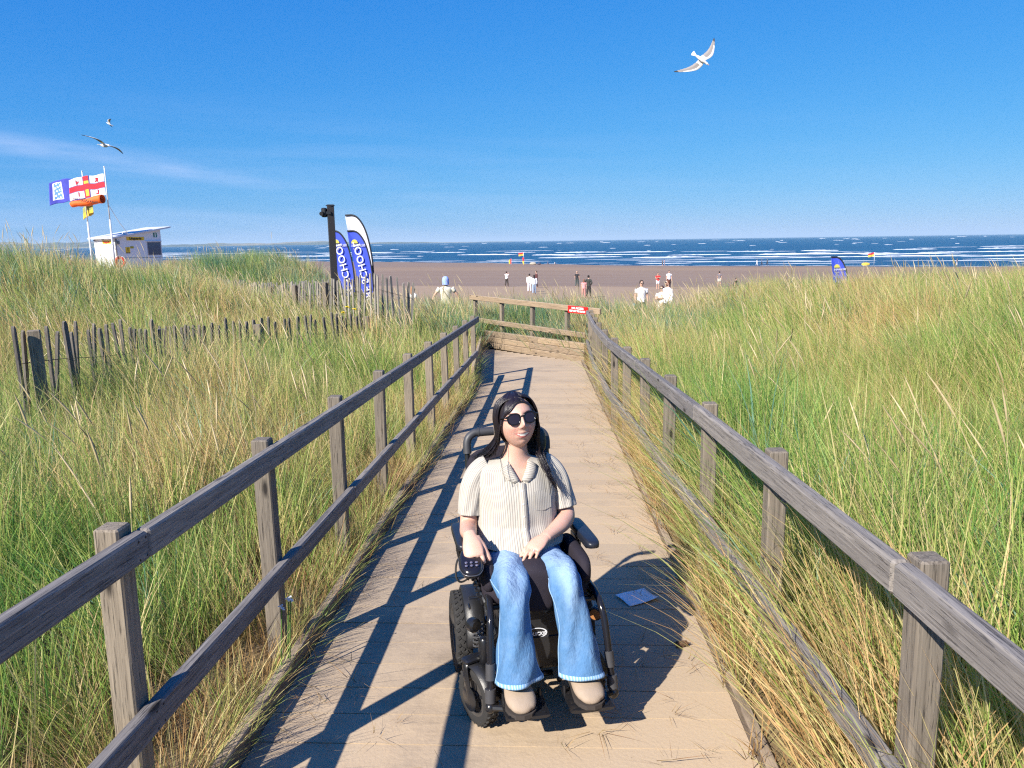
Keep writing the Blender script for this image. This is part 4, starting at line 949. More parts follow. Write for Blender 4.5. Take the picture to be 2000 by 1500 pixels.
# trunk under the clothes
addsweep(mb, [(CX, 0.09, 0.965, 0.05, 0.11), (CX, 0.09, 0.94, 0.085, 0.150), (CX, 0.085, 0.87, 0.112, 0.150), (CX, 0.075, 0.78, 0.118, 0.145), (CX, 0.075, 0.68, 0.120, 0.150), (CX, 0.10, 0.60, 0.10, 0.15)], n=32, up=(0, 1, 0))
# arms
addsweep(mb, [(-0.185, 0.09, 0.935, 0.045, 0.045), (-0.222, 0.085, 0.88, 0.044, 0.042), (-0.240, 0.075, 0.80, 0.041, 0.039), (-0.250, 0.062, 0.735, 0.038, 0.037), (-0.256, 0.035, 0.712, 0.036, 0.036), (-0.264, -0.03, 0.713, 0.032, 0.036), (-0.270, -0.085, 0.722, 0.026, 0.030), (-0.272, -0.125, 0.728, 0.0205, 0.026), (-0.272, -0.150, 0.728, 0.019, 0.026)], n=24, up=(0, 1, 0))
addsweep(mb, [(0.105, 0.09, 0.935, 0.045, 0.045), (0.138, 0.085, 0.88, 0.044, 0.042), (0.158, 0.072, 0.80, 0.041, 0.040), (0.172, 0.058, 0.745, 0.039, 0.039), (0.165, 0.020, 0.722, 0.038, 0.037), (0.128, -0.035, 0.712, 0.033, 0.036), (0.085, -0.082, 0.704, 0.026, 0.030), (0.055, -0.115, 0.700, 0.0205, 0.026), (0.040, -0.130, 0.698, 0.018, 0.026)], n=24, up=(0, 1, 0))
hand(mb, frame((-0.272, -0.145, 0.736), (0.10, -0.74, -0.66), (-0.22, -0.56, 0.80)), [(0.30, 1.25, 0.8), (0.36, 1.3, 0.85), (0.44, 1.3, 0.85), (0.55, 1.3, 0.8)], 0.02, (0.45, 0.25), 1, 1.06)
tips = hand(mb, frame((0.040, -0.130, 0.697), (-0.76, -0.56, -0.30), (-0.14, -0.34, 0.93)), [(0.15, 0.32, 0.2), (0.22, 0.36, 0.25), (0.30, 0.4, 0.25), (0.38, 0.42, 0.3)], 0.04, (0.55, 0.45), -1, 0.93)
# legs and feet inside the clothes
for hx, kx, fx in ((-0.115, -0.130, -0.142), (0.04, 0.080, 0.112)):
    addsweep(mb, [(hx, 0.10, 0.59, 0.06, 0.06), (hx, -0.05, 0.585, 0.05, 0.05), (kx, -0.26, 0.585, 0.04, 0.04), (kx, -0.305, 0.555, 0.034, 0.034), (kx, -0.345, 0.50, 0.034, 0.034), (fx, -0.37, 0.36, 0.038, 0.038), (fx, -0.38, 0.25, 0.03, 0.03), (fx, -0.40, 0.215, 0.028, 0.028), (fx, -0.47, 0.195, 0.018, 0.03)], n=16, up=(0, 0, 1), sub=4)
body = remesh(mb, 'body', 0.0034, M_SKIN, pw, 2)
HMi = np.array(HM.inverted())
def skin_paint(co):
    n = len(co); C = np.zeros((n, 4)); h = np.c_[co, np.ones(n)] @ HMi.T; x, y, z = h[:, 0], h[:, 1], h[:, 2]; front = y < -0.055
    def put_(m, c, a): C[:, :3] = np.where(m[:, None]*1.0 > 0, c, C[:, :3]); C[:, 3] = np.where(m, a, C[:, 3])
    blush = np.exp(-((np.abs(x)-0.040)/0.020)**2-((z+0.030)/0.02)**2)*front
    C[:, :3] = (0.72, 0.30, 0.25); C[:, 3] = 0.45*blush
    nose = np.exp(-(x/0.012)**2-((z+0.024)/0.010)**2)*front; C[:, 3] = np.maximum(C[:, 3], 0.35*nose)
    zc = -0.0570+8.5*x*x      # smile line curves up at the corners
    lip = front & (np.abs(x) < 0.033) & (z < zc+0.0085*(1-(x/0.034)**2)) & (z > zc-0.0150*(1-(x/0.034)**2)); put_(lip, (0.52, 0.15, 0.14), 0.9)
    teeth = front & (np.abs(x) < 0.027) & (z < zc+0.0048*(1-(x/0.028)**2)) & (z > zc-0.0062*(1-(x/0.028)**2)); put_(teeth, (0.80, 0.76, 0.70), 1.0)
    brow = front & (np.abs(np.abs(x)-0.031) < 0.018) & (np.abs(z-(0.0345-4*(np.abs(x)-0.034)**2*4)) < 0.0034); put_(brow, (0.07, 0.04, 0.03), 0.75)
    nos = front & (np.abs(np.abs(x)-0.0065) < 0.0032) & (np.abs(z+0.0315) < 0.0026); put_(nos, (0.20, 0.06, 0.05), 0.8)
    fold = front & (np.abs(np.abs(x)-(0.020+0.35*(-0.028-z))) < 0.0016) & (z < -0.026) & (z > -0.050); put_(fold, (0.38, 0.14, 0.10), 0.6)
    return C
paint(body, skin_paint)
# fingernails and ring
mb = MB(); (pa, pb) = tips[2]; pa, pb = Vector(pa), Vector(pb); c = pa.lerp(pb, 0.35); d_ = (pb-pa).normalized(); q = d_.to_track_quat('Z', 'Y').to_matrix().to_4x4()
mb.lathe([(0.0088, -0.0014), (0.0098, 0), (0.0088, 0.0014)], 18, Matrix.Translation(c) @ q); mb.ell(tuple(c+Vector((-0.002, -0.004, 0.0085))), (0.002, 0.002, 0.002), 8, 6)
mb.obj('ring', plain('silver', (0.8, 0.8, 0.82), 0.2, 1.0), pw, True)
# ---- blouse
t = NT('striped_blouse'); a = t.n('ShaderNodeAttribute', attribute_name='su').outputs['Fac']; co = t.coord('Object')
wv = t.math('ADD', a, t.math('MULTIPLY_ADD', t.noise(18, co, 2), 0.0022, -0.0011))
sw = t.math('SINE', t.math('MULTIPLY', wv, 2*math.pi/0.0082)); sm = t.math('MULTIPLY_ADD', sw, 3.0, -1.35, True)
wc_ = t.mix(t.noise(25, co, 3), (0.43, 0.40, 0.345), (0.50, 0.465, 0.41))
col = t.mix(t.math('MULTIPLY', sm, 0.62), wc_, (0.12, 0.10, 0.09)); t.P(Base_Color=col, Roughness=0.85, Specular_IOR_Level=0.2, Sheen_Weight=0.1)
t.bump(t.math('ADD', t.math('MULTIPLY', t.noise(60, co, 3), 0.7), t.math('MULTIPLY', sm, -0.4)), 0.35, 0.003); M_BLOUSE = t.m
def cloth_sweep(mb, SU, rows, n, fold, per=None, **k):
    V, F = sweep(rows, n=n, cap=False, **k); kk = len(V)
    cen = V.mean(1, keepdims=True); rad = V-cen; ln = np.linalg.norm(rad, axis=2, keepdims=True)
    an = np.arange(n)/n*2*np.pi; vv = np.linspace(0, 1, kk)[:, None]
    V = V+rad/ln*fold(an[None, :], vv, V)[..., None]
    per_ = np.linalg.norm(np.diff(np.concatenate([V, V[:, :1]], 1), axis=1), axis=2).sum(1).mean() if per is None else per
    SU += (np.tile(np.minimum(np.arange(n), n-np.arange(n))[None, :], (kk, 1))/n*per_).ravel().tolist()
    mb.add(V.reshape(-1, 3).tolist(), F); return V
mb = MB(); SU = []
def tf(an, v, V):
    f = 0.0035*np.sin(an*5+v*6)*np.sin(v*5+1)+0.003*np.sin(an*9-v*9+2)*v+0.0025*np.sin(an*15+v*4)*v
    f = f + 0.004*np.exp(-((v-0.80)/0.05)**2)*np.sin(an*3+1) - 0.005*np.exp(-((v-0.72)/0.03)**2)*(0.5+0.5*np.sin(an*4+0.5))
    return f
rows = [(CX, 0.082, 0.995, 0.052, 0.060), (CX, 0.083, 0.985, 0.064, 0.090), (CX, 0.085, 0.968, 0.078, 0.148), (CX, 0.087, 0.945, 0.096, 0.175), (CX, 0.085, 0.90, 0.118, 0.180), (CX, 0.078, 0.85, 0.135, 0.176), (CX, 0.07, 0.79, 0.140, 0.170), (CX, 0.062, 0.73, 0.142, 0.172), (CX+0.001, 0.048, 0.70, 0.150, 0.177), (CX+0.002, 0.036, 0.672, 0.162, 0.183), (CX+0.002, 0.026, 0.648, 0.172, 0.186)]
V = cloth_sweep(mb, SU, rows, 96, tf, up=(0, -1, 0), sub=7, level=True)
# V neck: drop the faces of the opening
keep = []
for f in mb.f:
    c = sum((mb.v[i] for i in f), Vector())/4
    if c.y < 0.05 and c.z > 0.905 and abs(c.x-CX-0.002) < (c.z-0.900)*0.48: continue
    keep.append(f)
mb.f = keep; mb.m = [0]*len(keep)
for i_ in set(i for f in keep for i in f):
    v = mb.v[i_]; h_ = (v.z-0.900)*0.48; dx_ = v.x-CX-0.002
    if v.y < 0.05 and v.z > 0.900 and abs(dx_) < h_+0.004: v.x = CX+0.002+math.copysign(max(h_+0.001, 0.0), dx_); v.y -= 0.002
# hem dips in front over the lap
for i, v in enumerate(mb.v):
    if v.z < 0.72 and v.y < 0.04: v.z -= 0.012*max(0, (0.72-v.z)/0.08)*math.exp(-((v.x-CX-0.01)/0.10)**2)
def sf(ph):
    return lambda an, v, V: 0.003*np.sin(an*3+v*5+ph)*v+0.0022*np.sin(an*7+ph*2-v*6)
cloth_sweep(mb, SU, [(-0.155, 0.088, 0.958, 0.035, 0.050), (-0.185, 0.088, 0.942, 0.044, 0.049), (-0.210, 0.085, 0.912, 0.053, 0.051), (-0.228, 0.08, 0.87, 0.056, 0.051), (-0.238, 0.073, 0.82, 0.054, 0.049), (-0.244, 0.067, 0.782, 0.054, 0.049), (-0.247, 0.063, 0.757, 0.055, 0.050)], 56, sf(0.5), up=(0, -1, 0), sub=6)
cloth_sweep(mb, SU, [(0.075, 0.088, 0.958, 0.035, 0.050), (0.103, 0.088, 0.942, 0.044, 0.049), (0.128, 0.085, 0.912, 0.053, 0.051), (0.146, 0.08, 0.87, 0.056, 0.051), (0.157, 0.072, 0.82, 0.054, 0.050), (0.165, 0.064, 0.785, 0.055, 0.050), (0.169, 0.058, 0.760, 0.057, 0.052)], 56, sf(2.1), up=(0, -1, 0), sub=6)
bl = mb.obj('blouse', M_BLOUSE, pw, True)
at = bl.data.attributes.new('su', 'FLOAT', 'POINT'); at.data.foreach_set('value', np.array(SU, dtype=np.float32))
md = bl.modifiers.new('t', 'SOLIDIFY'); md.thickness = 0.0025; md.offset = -1
def surf_y(x, z):   # front of the blouse at x, z
    Vf = V.reshape(-1, 3); m = Vf[:, 1] < 0.07; d = (Vf[:, 0]-x)**2+(Vf[:, 2]-z)**2+np.where(m, 0, 9); i = np.argsort(d)[:4]; return float(Vf[i, 1].mean())
# placket and buttons
mb = MB(); zz = np.linspace(0.905, 0.652, 20); vs, fs = [], []
for i, z in enumerate(zz):
    for x in (-0.013, 0.015): vs.append((CX+0.004+x, surf_y(CX+0.004+x, z)-0.0035-0.001*(x > 0), z))
for i in range(19): fs.append((2*i, 2*i+2, 2*i+3, 2*i+1))
mb.add(vs, fs); pk = mb.obj('placket', M_BLOUSE, bl, True); at = pk.data.attributes.new('su', 'FLOAT', 'POINT'); at.data.foreach_set('value', np.array([0.002 if i % 2 == 0 else 0.030 for i in range(len(vs))], dtype=np.float32))
md = pk.modifiers.new('t', 'SOLIDIFY'); md.thickness = 0.002; md.offset = 1
mb = MB()
for z in (0.875, 0.825, 0.775, 0.725, 0.68): mb.ell((CX+0.004, surf_y(CX+0.004, z)-0.006, z), (0.0045, 0.0018, 0.0045), 10, 6)
mb.obj('buttons', plain('shell_buttons', (0.75, 0.72, 0.66), 0.3), bl, True)
# chest pocket flap on her left
vs, fs = [], []
for i in range(6):
    for j in range(6):
        x = 0.015+0.075*i/5; z = 0.868-0.075*j/5-(0.008*(1-abs(i-2.5)/2.5) if j == 5 else 0); vs.append((x, surf_y(x, z)-0.0022, z))
for i in range(5):
    for j in range(5): q = i*6+j; fs.append((q, q+1, q+7, q+6))
mb = MB(); mb.add(vs, fs); o = mb.obj('pocket', M_BLOUSE, bl, True); at = o.data.attributes.new('su', 'FLOAT', 'POINT'); at.data.foreach_set('value', np.array([v[0] for v in vs], dtype=np.float32))
# collar: two pointed leaves lying on the front, and a stand round the neck
for s_ in (-1, 1):
    vs, fs, su = [], [], []; NN = 12
    for i in range(NN):
        u = i/(NN-1)
        if u < 0.45:      # round the side of the neck
            q = u/0.45; phi = R(80)-R(118)*q; rx_, ry_ = 0.056, 0.050
            inn = Vector((CX+s_*math.cos(phi)*rx_, 0.076+math.sin(phi)*ry_, 1.000-0.012*q)); o_ = Vector((s_*math.cos(phi), math.sin(phi), 0))
            out_ = inn+o_*0.034+Vector((0, 0, -0.026-0.004*q)); low = inn+Vector((0, 0, -0.035))
        else:
            q = (u-0.45)/0.55; xi = 0.045*(1-q)+0.006*q; zi = 0.987-0.072*q
            xo = 0.082*(1-q)+0.056*q; zo = 0.962-0.048*q**1.1
            if q > 0.97: xo, zo = 0.030, 0.905
            X1 = CX+0.002+s_*xi; X2 = CX+0.002+s_*xo
            yi = min(0.042, surf_y(X1, min(zi, 0.975))+0.0)-0.004 - 0.012*(1-q)*0; yo = surf_y(X2, zo)-0.004
            inn = Vector((X1, yi if q > 0.15 else (0.045*(1-q/0.15)+yi*q/0.15), zi)); out_ = Vector((X2, yo, zo)); low = inn+Vector((0, 0.012, -0.015))
        mid = inn.lerp(out_, 0.4)+Vector((0, -0.001, 0.001)); vs += [tuple(low), tuple(inn), tuple(mid), tuple(out_)]; su += [u*0.16]*4
    for i in range(NN-1):
        for k in range(3): q = i*4+k; fs.append((q, q+1, q+5, q+4))
    mb = MB(); mb.add(vs, fs); o = mb.obj('collar', M_BLOUSE, bl, True); md = o.modifiers.new('t', 'SOLIDIFY'); md.thickness = 0.003
    at = o.data.attributes.new('su', 'FLOAT', 'POINT'); at.data.foreach_set('value', np.array(su, dtype=np.float32))
# necklace
mb = MB(); mb.tube(cr([(CX-0.050, 0.045, 0.985), (CX-0.034, 0.013, 0.955), (CX-0.014, 0.000, 0.928), (CX+0.002, -0.006, 0.914), (CX+0.018, 0.000, 0.928), (CX+0.036, 0.013, 0.955), (CX+0.050, 0.045, 0.985)], 5), 0.0009, 5); mb.ell((CX+0.002, -0.010, 0.911), (0.005, 0.003, 0.006), 10, 8)
mb.obj('necklace', plain('gold', (0.75, 0.5, 0.18), 0.25, 1.0), pw, True)
# ---- jeans
t = NT('blue_denim'); co = t.coord('Object'); fd = t.n('ShaderNodeAttribute', attribute_name='fade').outputs['Fac']
weave = t.noise(1.0, t.coord('Object', (260, 260, 60)), 3, 0.7); ble = t.noise(11, co, 4, 0.6)
deep_ = t.mix(weave, (0.048, 0.125, 0.265), (0.11, 0.235, 0.42)); pale_ = t.mix(weave, (0.24, 0.37, 0.55), (0.36, 0.48, 0.64))
col = t.mix(t.math('ADD', fd, t.math('MULTIPLY_ADD', ble, 0.9, -0.45), None, True), deep_, pale_)
t.P(Base_Color=col, Roughness=0.9, Specular_IOR_Level=0.15); t.bump(t.math('ADD', t.math('MULTIPLY', t.noise(1.0, t.coord('Object', (34, 34, 12)), 3, 0.55, 0.4), 3.0), t.math('MULTIPLY', weave, 0.6)), 0.55, 0.006); M_DENIM = t.m
t = NT('denim_hem'); t.P(Base_Color=t.mix(t.math('MULTIPLY_ADD', t.n('ShaderNodeTexWave', {'Vector': t.coord('Object'), 'Scale': 30.0, 'Distortion': 3.0}).outputs['Fac'], 1.2, -.1, True), (0.14, 0.32, 0.56), (0.36, 0.50, 0.66)), Roughness=0.9); M_HEM = t.m
M_SEAM = plain('denim_seam', (0.22, 0.36, 0.55), 0.9, var=0.35, scale=90)
mb = MB(); FD = []; seams = []; hems = []
def jf(ph):
    def f(an, v, V):
        y = 0.004*np.sin(an*2+v*11+ph)*np.clip(v*1.5, 0, 1)+0.0035*np.sin(an*4-v*17+ph*2)*(v > 0.3)
        y = y+0.006*np.exp(-((v-0.50)/0.05)**2)*np.sin(an*3+ph)+0.004*np.sin(v*60+an*1.5+ph)*np.exp(-((v-0.12)/0.12)**2)
        return y+0.009*np.sin(an*3+ph*1.7)*np.clip((v-0.72)/0.28, 0, 1)
    return f
for hx, kx, fx, hw, ph in ((-0.118, -0.132, -0.138, 0.084, 0.4), (0.042, 0.080, 0.116, 0.082, 2.2)):
    rows = [(hx, 0.14, 0.595, 0.07, 0.085), (hx, 0.06, 0.585, 0.070, 0.088), (hx, -0.06, 0.584, 0.067, 0.085), (hx*0.4+kx*0.6, -0.19, 0.588, 0.064, 0.076), (kx, -0.275, 0.586, 0.060, 0.067), (kx, -0.325, 0.560, 0.060, 0.063), (kx*0.9+fx*0.1, -0.352, 0.510, 0.057, 0.057), (kx*.6+fx*.4, -0.368, 0.44, 0.056, 0.059), (kx*.3+fx*.7, -0.380, 0.36, 0.064, 0.068), (fx, -0.393, 0.29, 0.077, hw*0.90), (fx, -0.402, 0.240, 0.088, hw)]
    Vg, F = sweep(rows, n=72, cap=False, up=(0, 0, 1), sub=8); kk = len(Vg)
    cen = Vg.mean(1, keepdims=True); rad = Vg-cen; ln = np.linalg.norm(rad, axis=2, keepdims=True); an = np.arange(72)/72*2*np.pi; vv = np.linspace(0, 1, kk)[:, None]
    Vg = Vg+1.5*rad/ln*jf(ph)(an[None, :], vv, Vg)[..., None]
    Nrm = rad/ln; up_ = np.clip(-Nrm[..., 1]*0.35+Nrm[..., 2]*0.75, 0, 1)
    side_ = np.exp(-((np.arange(72)[None, :]-0)/10.0)**2)+np.exp(-((72-np.arange(72)[None, :])/10.0)**2)
    fade = 0.78*side_*np.exp(-((vv-0.36)/0.22)**2)+0.20*side_*np.clip(1-vv, 0, 1)
    FD += fade.ravel().tolist(); mb.add(Vg.reshape(-1, 3).tolist(), F)
    for j in (18, 54): seams.append(Vg[4:, j]+(Nrm*0.0015)[4:, j])
    hems.append((Vg[-1], Vg[-2], Nrm[-1]))
b0 = len(mb.v); V2, F2 = sweep([(CX, 0.10, 0.585, 0.10, 0.165), (CX, 0.095, 0.62, 0.112, 0.172), (CX, 0.09, 0.66, 0.115, 0.160), (CX, 0.085, 0.70, 0.115, 0.155)], n=48, cap=False, up=(0, -1, 0), sub=4)
mb.add(V2.reshape(-1, 3).tolist(), F2); FD += [0.2]*(V2.shape[0]*48)
jn = mb.obj('jeans', M_DENIM, pw, True); at = jn.data.attributes.new('fade', 'FLOAT', 'POINT'); at.data.foreach_set('value', np.array(FD, dtype=np.float32))
md = jn.modifiers.new('t', 'SOLIDIFY'); md.thickness = 0.003; md.offset = -1
for s in seams:
    mb = MB(); mb.tube(s.tolist(), 0.0024, 5); mb.obj('seam', M_SEAM, jn, True)
for (r0, r1, nn) in hems:
    vs = []; fs = []; n = 72
    for j in range(n): vs += [tuple(r0[j]+nn[j]*0.0018), tuple(r0[j]+nn[j]*0.0026+(r1[j]-r0[j])*1.2), tuple(r0[j]+nn[j]*0.0008+(r1[j]-r0[j])*2.4), tuple(r0[j]-nn[j]*0.004)]
    for j in range(n):
        k = (j+1) % n
        for q in (0, 1): fs.append((4*j+q, 4*k+q, 4*k+q+1, 4*j+q+1))
        fs.append((4*j+3, 4*k+3, 4*k, 4*j))
    mb = MB(); mb.add(vs, fs); mb.obj('hem', M_HEM, jn, True)
# ---- shoes
t = NT('beige_suede'); co = t.coord('Object'); t.P(Base_Color=t.mix(t.noise(40, co, 4, 0.7), (0.28, 0.22, 0.165), (0.38, 0.30, 0.235)), Roughness=0.95, Specular_IOR_Level=0.15); t.bump(t.noise(260, co, 3), 0.4, 0.002); M_SUEDE = t.m
for fx, fy, yaw, fz in ((-0.143, -0.335, R(2), 0.175), (0.113, -0.335, R(5), 0.180)):
    M = Matrix.Translation((fx, fy, fz)) @ Matrix.Rotation(yaw, 4, 'Z') @ Matrix.Rotation(R(3), 4, 'X') @ Matrix.Diagonal((0.95, 0.95, 0.95, 1))
    rows = [(0, 0.045, 0.034, 0.026, 0.028), (0, 0.02, 0.040, 0.036, 0.036), (0, -0.02, 0.044, 0.040, 0.042), (0, -0.06, 0.044, 0.040, 0.050), (0.002, -0.10, 0.040, 0.036, 0.058), (0.003, -0.135, 0.035, 0.032, 0.060), (0.002, -0.165, 0.030, 0.027, 0.054), (0, -0.185, 0.026, 0.021, 0.042), (0, -0.198, 0.022, 0.014, 0.025), (0, -0.204, 0.020, 0.005, 0.008)]
    mb = MB(); Vs, Fs = sweep(rows, n=36, up=(0, 0, 1), sub=5, expo=0.9); Vs[..., 2] = np.maximum(Vs[..., 2], 0.008)
    mb.add([M @ Vector(p) for p in Vs.reshape(-1, 3)], Fs); sh = mb.obj('shoe', M_SUEDE, pw, True)
    # sole
    pl_ = [(x, y) for x, y in [(0.026, 0.06), (0.036, 0.02), (0.044, -0.04), (0.060, -0.10), (0.064, -0.14), (0.055, -0.178), (0.032, -0.203), (0.0, -0.212), (-0.032, -0.203), (-0.053, -0.178), (-0.060, -0.14), (-0.054, -0.10), (-0.042, -0.04), (-0.034, 0.02), (-0.024, 0.06)]]
    n = len(pl_); vs = [M @ Vector((x, y, z)) for z in (-0.006, 0.012) for x, y in pl_]; fs = [tuple(range(n)), tuple(range(2*n-1, n-1, -1))]+[(i, i+n, (i+1) % n+n, (i+1) % n) for i in range(n)]
    mb = MB(); mb.add(vs, fs); mb.obj('sole', plain('dark_sole', (0.04, 0.032, 0.028), 0.8), sh)
    # strap seam across the instep, and a side strap
    def top(x, y):
        d = (Vs[..., 0]-x)**2+(Vs[..., 1]-y)**2-Vs[..., 2]*0.02; i = np.unravel_index(np.argmin(d), d.shape); return Vs[i][2]
    mb = MB(); mb.tube([M @ Vector((x, -0.075-0.35*x*x*20*0.0-0.9*abs(x)**1.5, top(x, -0.075-0.9*abs(x)**1.5)+0.001)) for x in np.linspace(-0.046, 0.046, 13)], 0.0022, 5)
    mb.tube([M @ Vector((x, -0.060-0.9*abs(x)**1.5, top(x, -0.060-0.9*abs(x)**1.5)+0.0005)) for x in np.linspace(-0.044, 0.044, 13)], 0.0015, 5); mb.obj('strap_seam', plain('suede_edge', (0.24, 0.17, 0.12), 0.9), sh, True)
# ---- sunglasses
M_FR = plain('glasses_frame', (0.008, 0.007, 0.007), 0.16); M_LN = NT('dark_lens').P(Base_Color=(0.018, 0.008, 0.010), Roughness=0.06, Specular_IOR_Level=0.55, Coat_Weight=0.3).m
sgl = bpy.data.objects.new('sunglasses', None); link(sgl, pw); sgl.matrix_basis = HM @ Matrix.Translation((0, -0.002, 0.0))
for s_ in (-1, 1):
    cx, cz = s_*0.0335, 0.0115; ring = []
    for j in range(40):
        a = 2*math.pi*j/40; c, s = math.cos(a), math.sin(a); w_ = 0.0255*math.copysign(abs(c)**0.82, c); h_ = (0.0215 if s > 0 else 0.0235)*math.copysign(abs(s)**0.88, s)
        x = cx+w_*(1+0.10*(s > 0)*s); z = cz+h_; y = -0.0985+0.9*x*x*3.2; ring.append((x, y, z))
    mb = MB(); mb.tube(ring+[ring[0]], 0.0034, 8, cap=False); mb.obj('rim', M_FR, sgl, True)
    mb = MB(); mb.add([(cx, -0.0995+2.88*cx*cx, cz)]+ring, [(0, 1+(j+1) % 40, 1+j) if s_ else 0 for j in range(40)]); mb.obj('lens', M_LN, sgl, True)
    mb = MB(); mb.tube(cr([(s_*0.059, -0.089, 0.022), (s_*0.0735, -0.074, 0.0215), (s_*0.0765, -0.03, 0.015), (s_*0.077, 0.015, 0.008)], 4), [0.0055]*3+[0.004]*10, 8, flat=0.5); mb.box((s_*0.062, -0.0885, 0.021), (0.014, 0.006, 0.010), None, 0.002); mb.obj('temple', M_FR, sgl, True)
mb = MB(); mb.tube([(-0.010, -0.0985, 0.0185), (0, -0.0995, 0.0205), (0.010, -0.0985, 0.0185)], 0.003, 8); mb.obj('bridge', M_FR, sgl, True)
# ---- hair
t = NT('black_hair'); co = t.coord('Object', (1, 1, 1)); t.P(Base_Color=t.mix(t.noise(60, co, 3), (0.006, 0.004, 0.006), (0.022, 0.015, 0.018)), Roughness=0.34, Specular_IOR_Level=0.5, Anisotropic=0.6)
t.bump(t.noise(1.0, t.coord('Object', (500, 500, 25)), 3), 0.35, 0.002); M_HAIR = t.m
mb = MB()
# scalp cap in head space, open over the face
NU, NV_ = 72, 40; grid = {}; vs = []; fs = []
for i in range(NV_+1):
    v = math.pi/2 - math.pi*0.74*i/NV_
    for j in range(NU):
        u = 2*math.pi*j/NU; dx, dy, dz = math.cos(v)*math.sin(u), -math.cos(v)*math.cos(u), math.sin(v)
        rr = 1.0+0.012*math.sin(j*2.2+i*0.2)+0.008*math.sin(j*5.1)
        vs.append((dx*0.0835*rr, dy*(0.1035 if dy < 0 else 0.106)*rr+0.003, dz*0.1215*rr))
for i in range(NV_):
    for j in range(NU):
        a = (i*NU+j, i*NU+(j+1) % NU, (i+1)*NU+(j+1) % NU, (i+1)*NU+j); c = [sum(vs[k][q] for k in a)/4 for q in range(3)]
        # hairline: arch over the forehead, parted at her left
        if c[1] < -0.012:
            xx = c[0]-0.012; line = 0.094-7.5*xx*xx-(0.30*abs(xx) if xx < 0 else 0.1*xx)
            lim = 0.0595
            if c[2] < line and abs(c[0]) < 0.0795 and c[1] < -0.014: continue
        fs.append(a[::-1])
mb.add([HM @ Vector(v) for v in vs], fs)
hg = np.random.default_rng(5)
def strand(P, r0, n=6):
    Q = cr(P, 5); k = len(Q); rad = [max(0.0006, r0*(0.55+0.45*math.sin(math.pi*min(1, 0.15+i/k*1.0)))*(1-0.75*(i/k)**3)) for i in range(k)]
    mb.tube(Q.tolist(), rad, n, flat=0.55)
HMn = np.array(HM)
def h2w(p): return (HMn @ np.array([*p, 1.0]))[:3]
part = 0.012
for s_ in (-1, 1):
    N_ = 260
    for k in range(N_):
        f = hg.random(); fy = -0.062+0.150*f           # along the parting, front to back
        top_ = (part+s_*0.004+hg.normal(0, .002), fy, 0.118*math.sqrt(max(0.05, 1-(fy/0.112)**2)))
        # over the side of the head
        ex = 0.089+0.005*hg.random(); sy = -0.026+0.106*f+0.007*hg.normal()
        kx = math.sqrt(max(0.08, 1-(sy/0.115)**2))
        m1 = (part+(s_*ex*0.74-part)*0.97*kx, fy*0.35+sy*0.70, 0.088*(1-0.25*(fy/0.1)**2)+0.002*hg.normal())
        m2 = (s_*ex*kx*0.99, sy, 0.030+0.004*hg.normal()); m3 = (s_*ex*kx*(0.99), sy+0.006, -0.030)
        w0, w1, w2_, w3 = h2w(top_), h2w(m1), h2w(m2), h2w(m3)
        j = hg.normal(0, 0.006, 3)
        if s_ < 0:      # falls behind her right shoulder and is blown outward
            o1 = hg.random()**1.5; w4 = np.array([w3[0]+0.002-0.004*o1, w3[1]+0.012, 1.075])+j*0.5
            w5 = np.array([w3[0]-0.012-0.030*o1, w3[1]+0.040, 1.020])+j; w6 = np.array([w3[0]-0.020-0.075*o1, 0.13+0.05*hg.random(), 0.990-0.015*o1])+j; P = [w0, w1, w2_, w3, w4, w5, w6]
        else:
            o1 = hg.random()
            if f < 0.55:  # drapes forward over her left shoulder and chest
                w4 = np.array([w3[0]+0.002, w3[1]+0.004, 1.07])+j*0.4; w5 = np.array([0.052+0.020*o1, 0.022+0.01*o1, 1.000])+j*0.6
                tt = hg.random()**1.6; w6 = np.array([0.068+0.030*o1*(1-tt), -0.004, 0.950])+j*0.5; w7 = np.array([0.080+0.045*tt+0.008*hg.normal(), -0.034, 0.930-0.075*tt]); P = [w0, w1, w2_, w3, w4, w5, w6, w7]
            else:
                w4 = np.array([w3[0]+0.004, w3[1]+0.02, 1.07])+j; w5 = np.array([w3[0]+0.014, 0.10+0.03*o1, 1.01])+j; P = [w0, w1, w2_, w3, w4, w5]
        strand(P, hg.uniform(0.0016, 0.0042), 5)
# the front locks that frame the forehead, swept from the parting to each temple
for k in range(110):
    s_ = -1 if k < 80 else 1; o1 = hg.random(); a0 = (part+hg.normal(0, .003), -0.058-0.030*o1, 0.108-0.020*o1)
    if s_ < 0: a1 = (-0.012-0.004*o1, -0.080-0.012*o1, 0.098-0.014*o1); a2 = (-0.046-0.006*hg.random(), -0.082-0.010*o1, 0.066-0.012*o1); a3 = (-0.074-0.004*hg.random(), -0.052-0.012*o1, 0.026); a4 = (-0.088, -0.028-0.012*o1, -0.030)
    else: a1 = (0.030+0.004*o1, -0.078-0.010*o1, 0.094-0.010*o1); a2 = (0.058+0.006*hg.random(), -0.068-0.008*o1, 0.066); a3 = (0.081+0.004*hg.random(), -0.042-0.008*o1, 0.024); a4 = (0.090, -0.022-0.010*o1, -0.030)
    def onhead(q, g=1.075): f_ = g/math.sqrt((q[0]/0.0765)**2+(q[1]/0.094)**2+(q[2]/0.114)**2); return (q[0]*f_, q[1]*f_, q[2]*f_)
    Pw = [h2w(q) for q in (onhead(a0, 1.09), onhead(a1), onhead(a2), onhead(a3, 1.10), a4)]; e_ = Pw[-1]; Pw += [e_+np.array([s_*0.004, 0.018, -0.055]), e_+np.array([s_*0.012, 0.05, -0.115])]
    strand(Pw, hg.uniform(0.0016, 0.0034), 5)
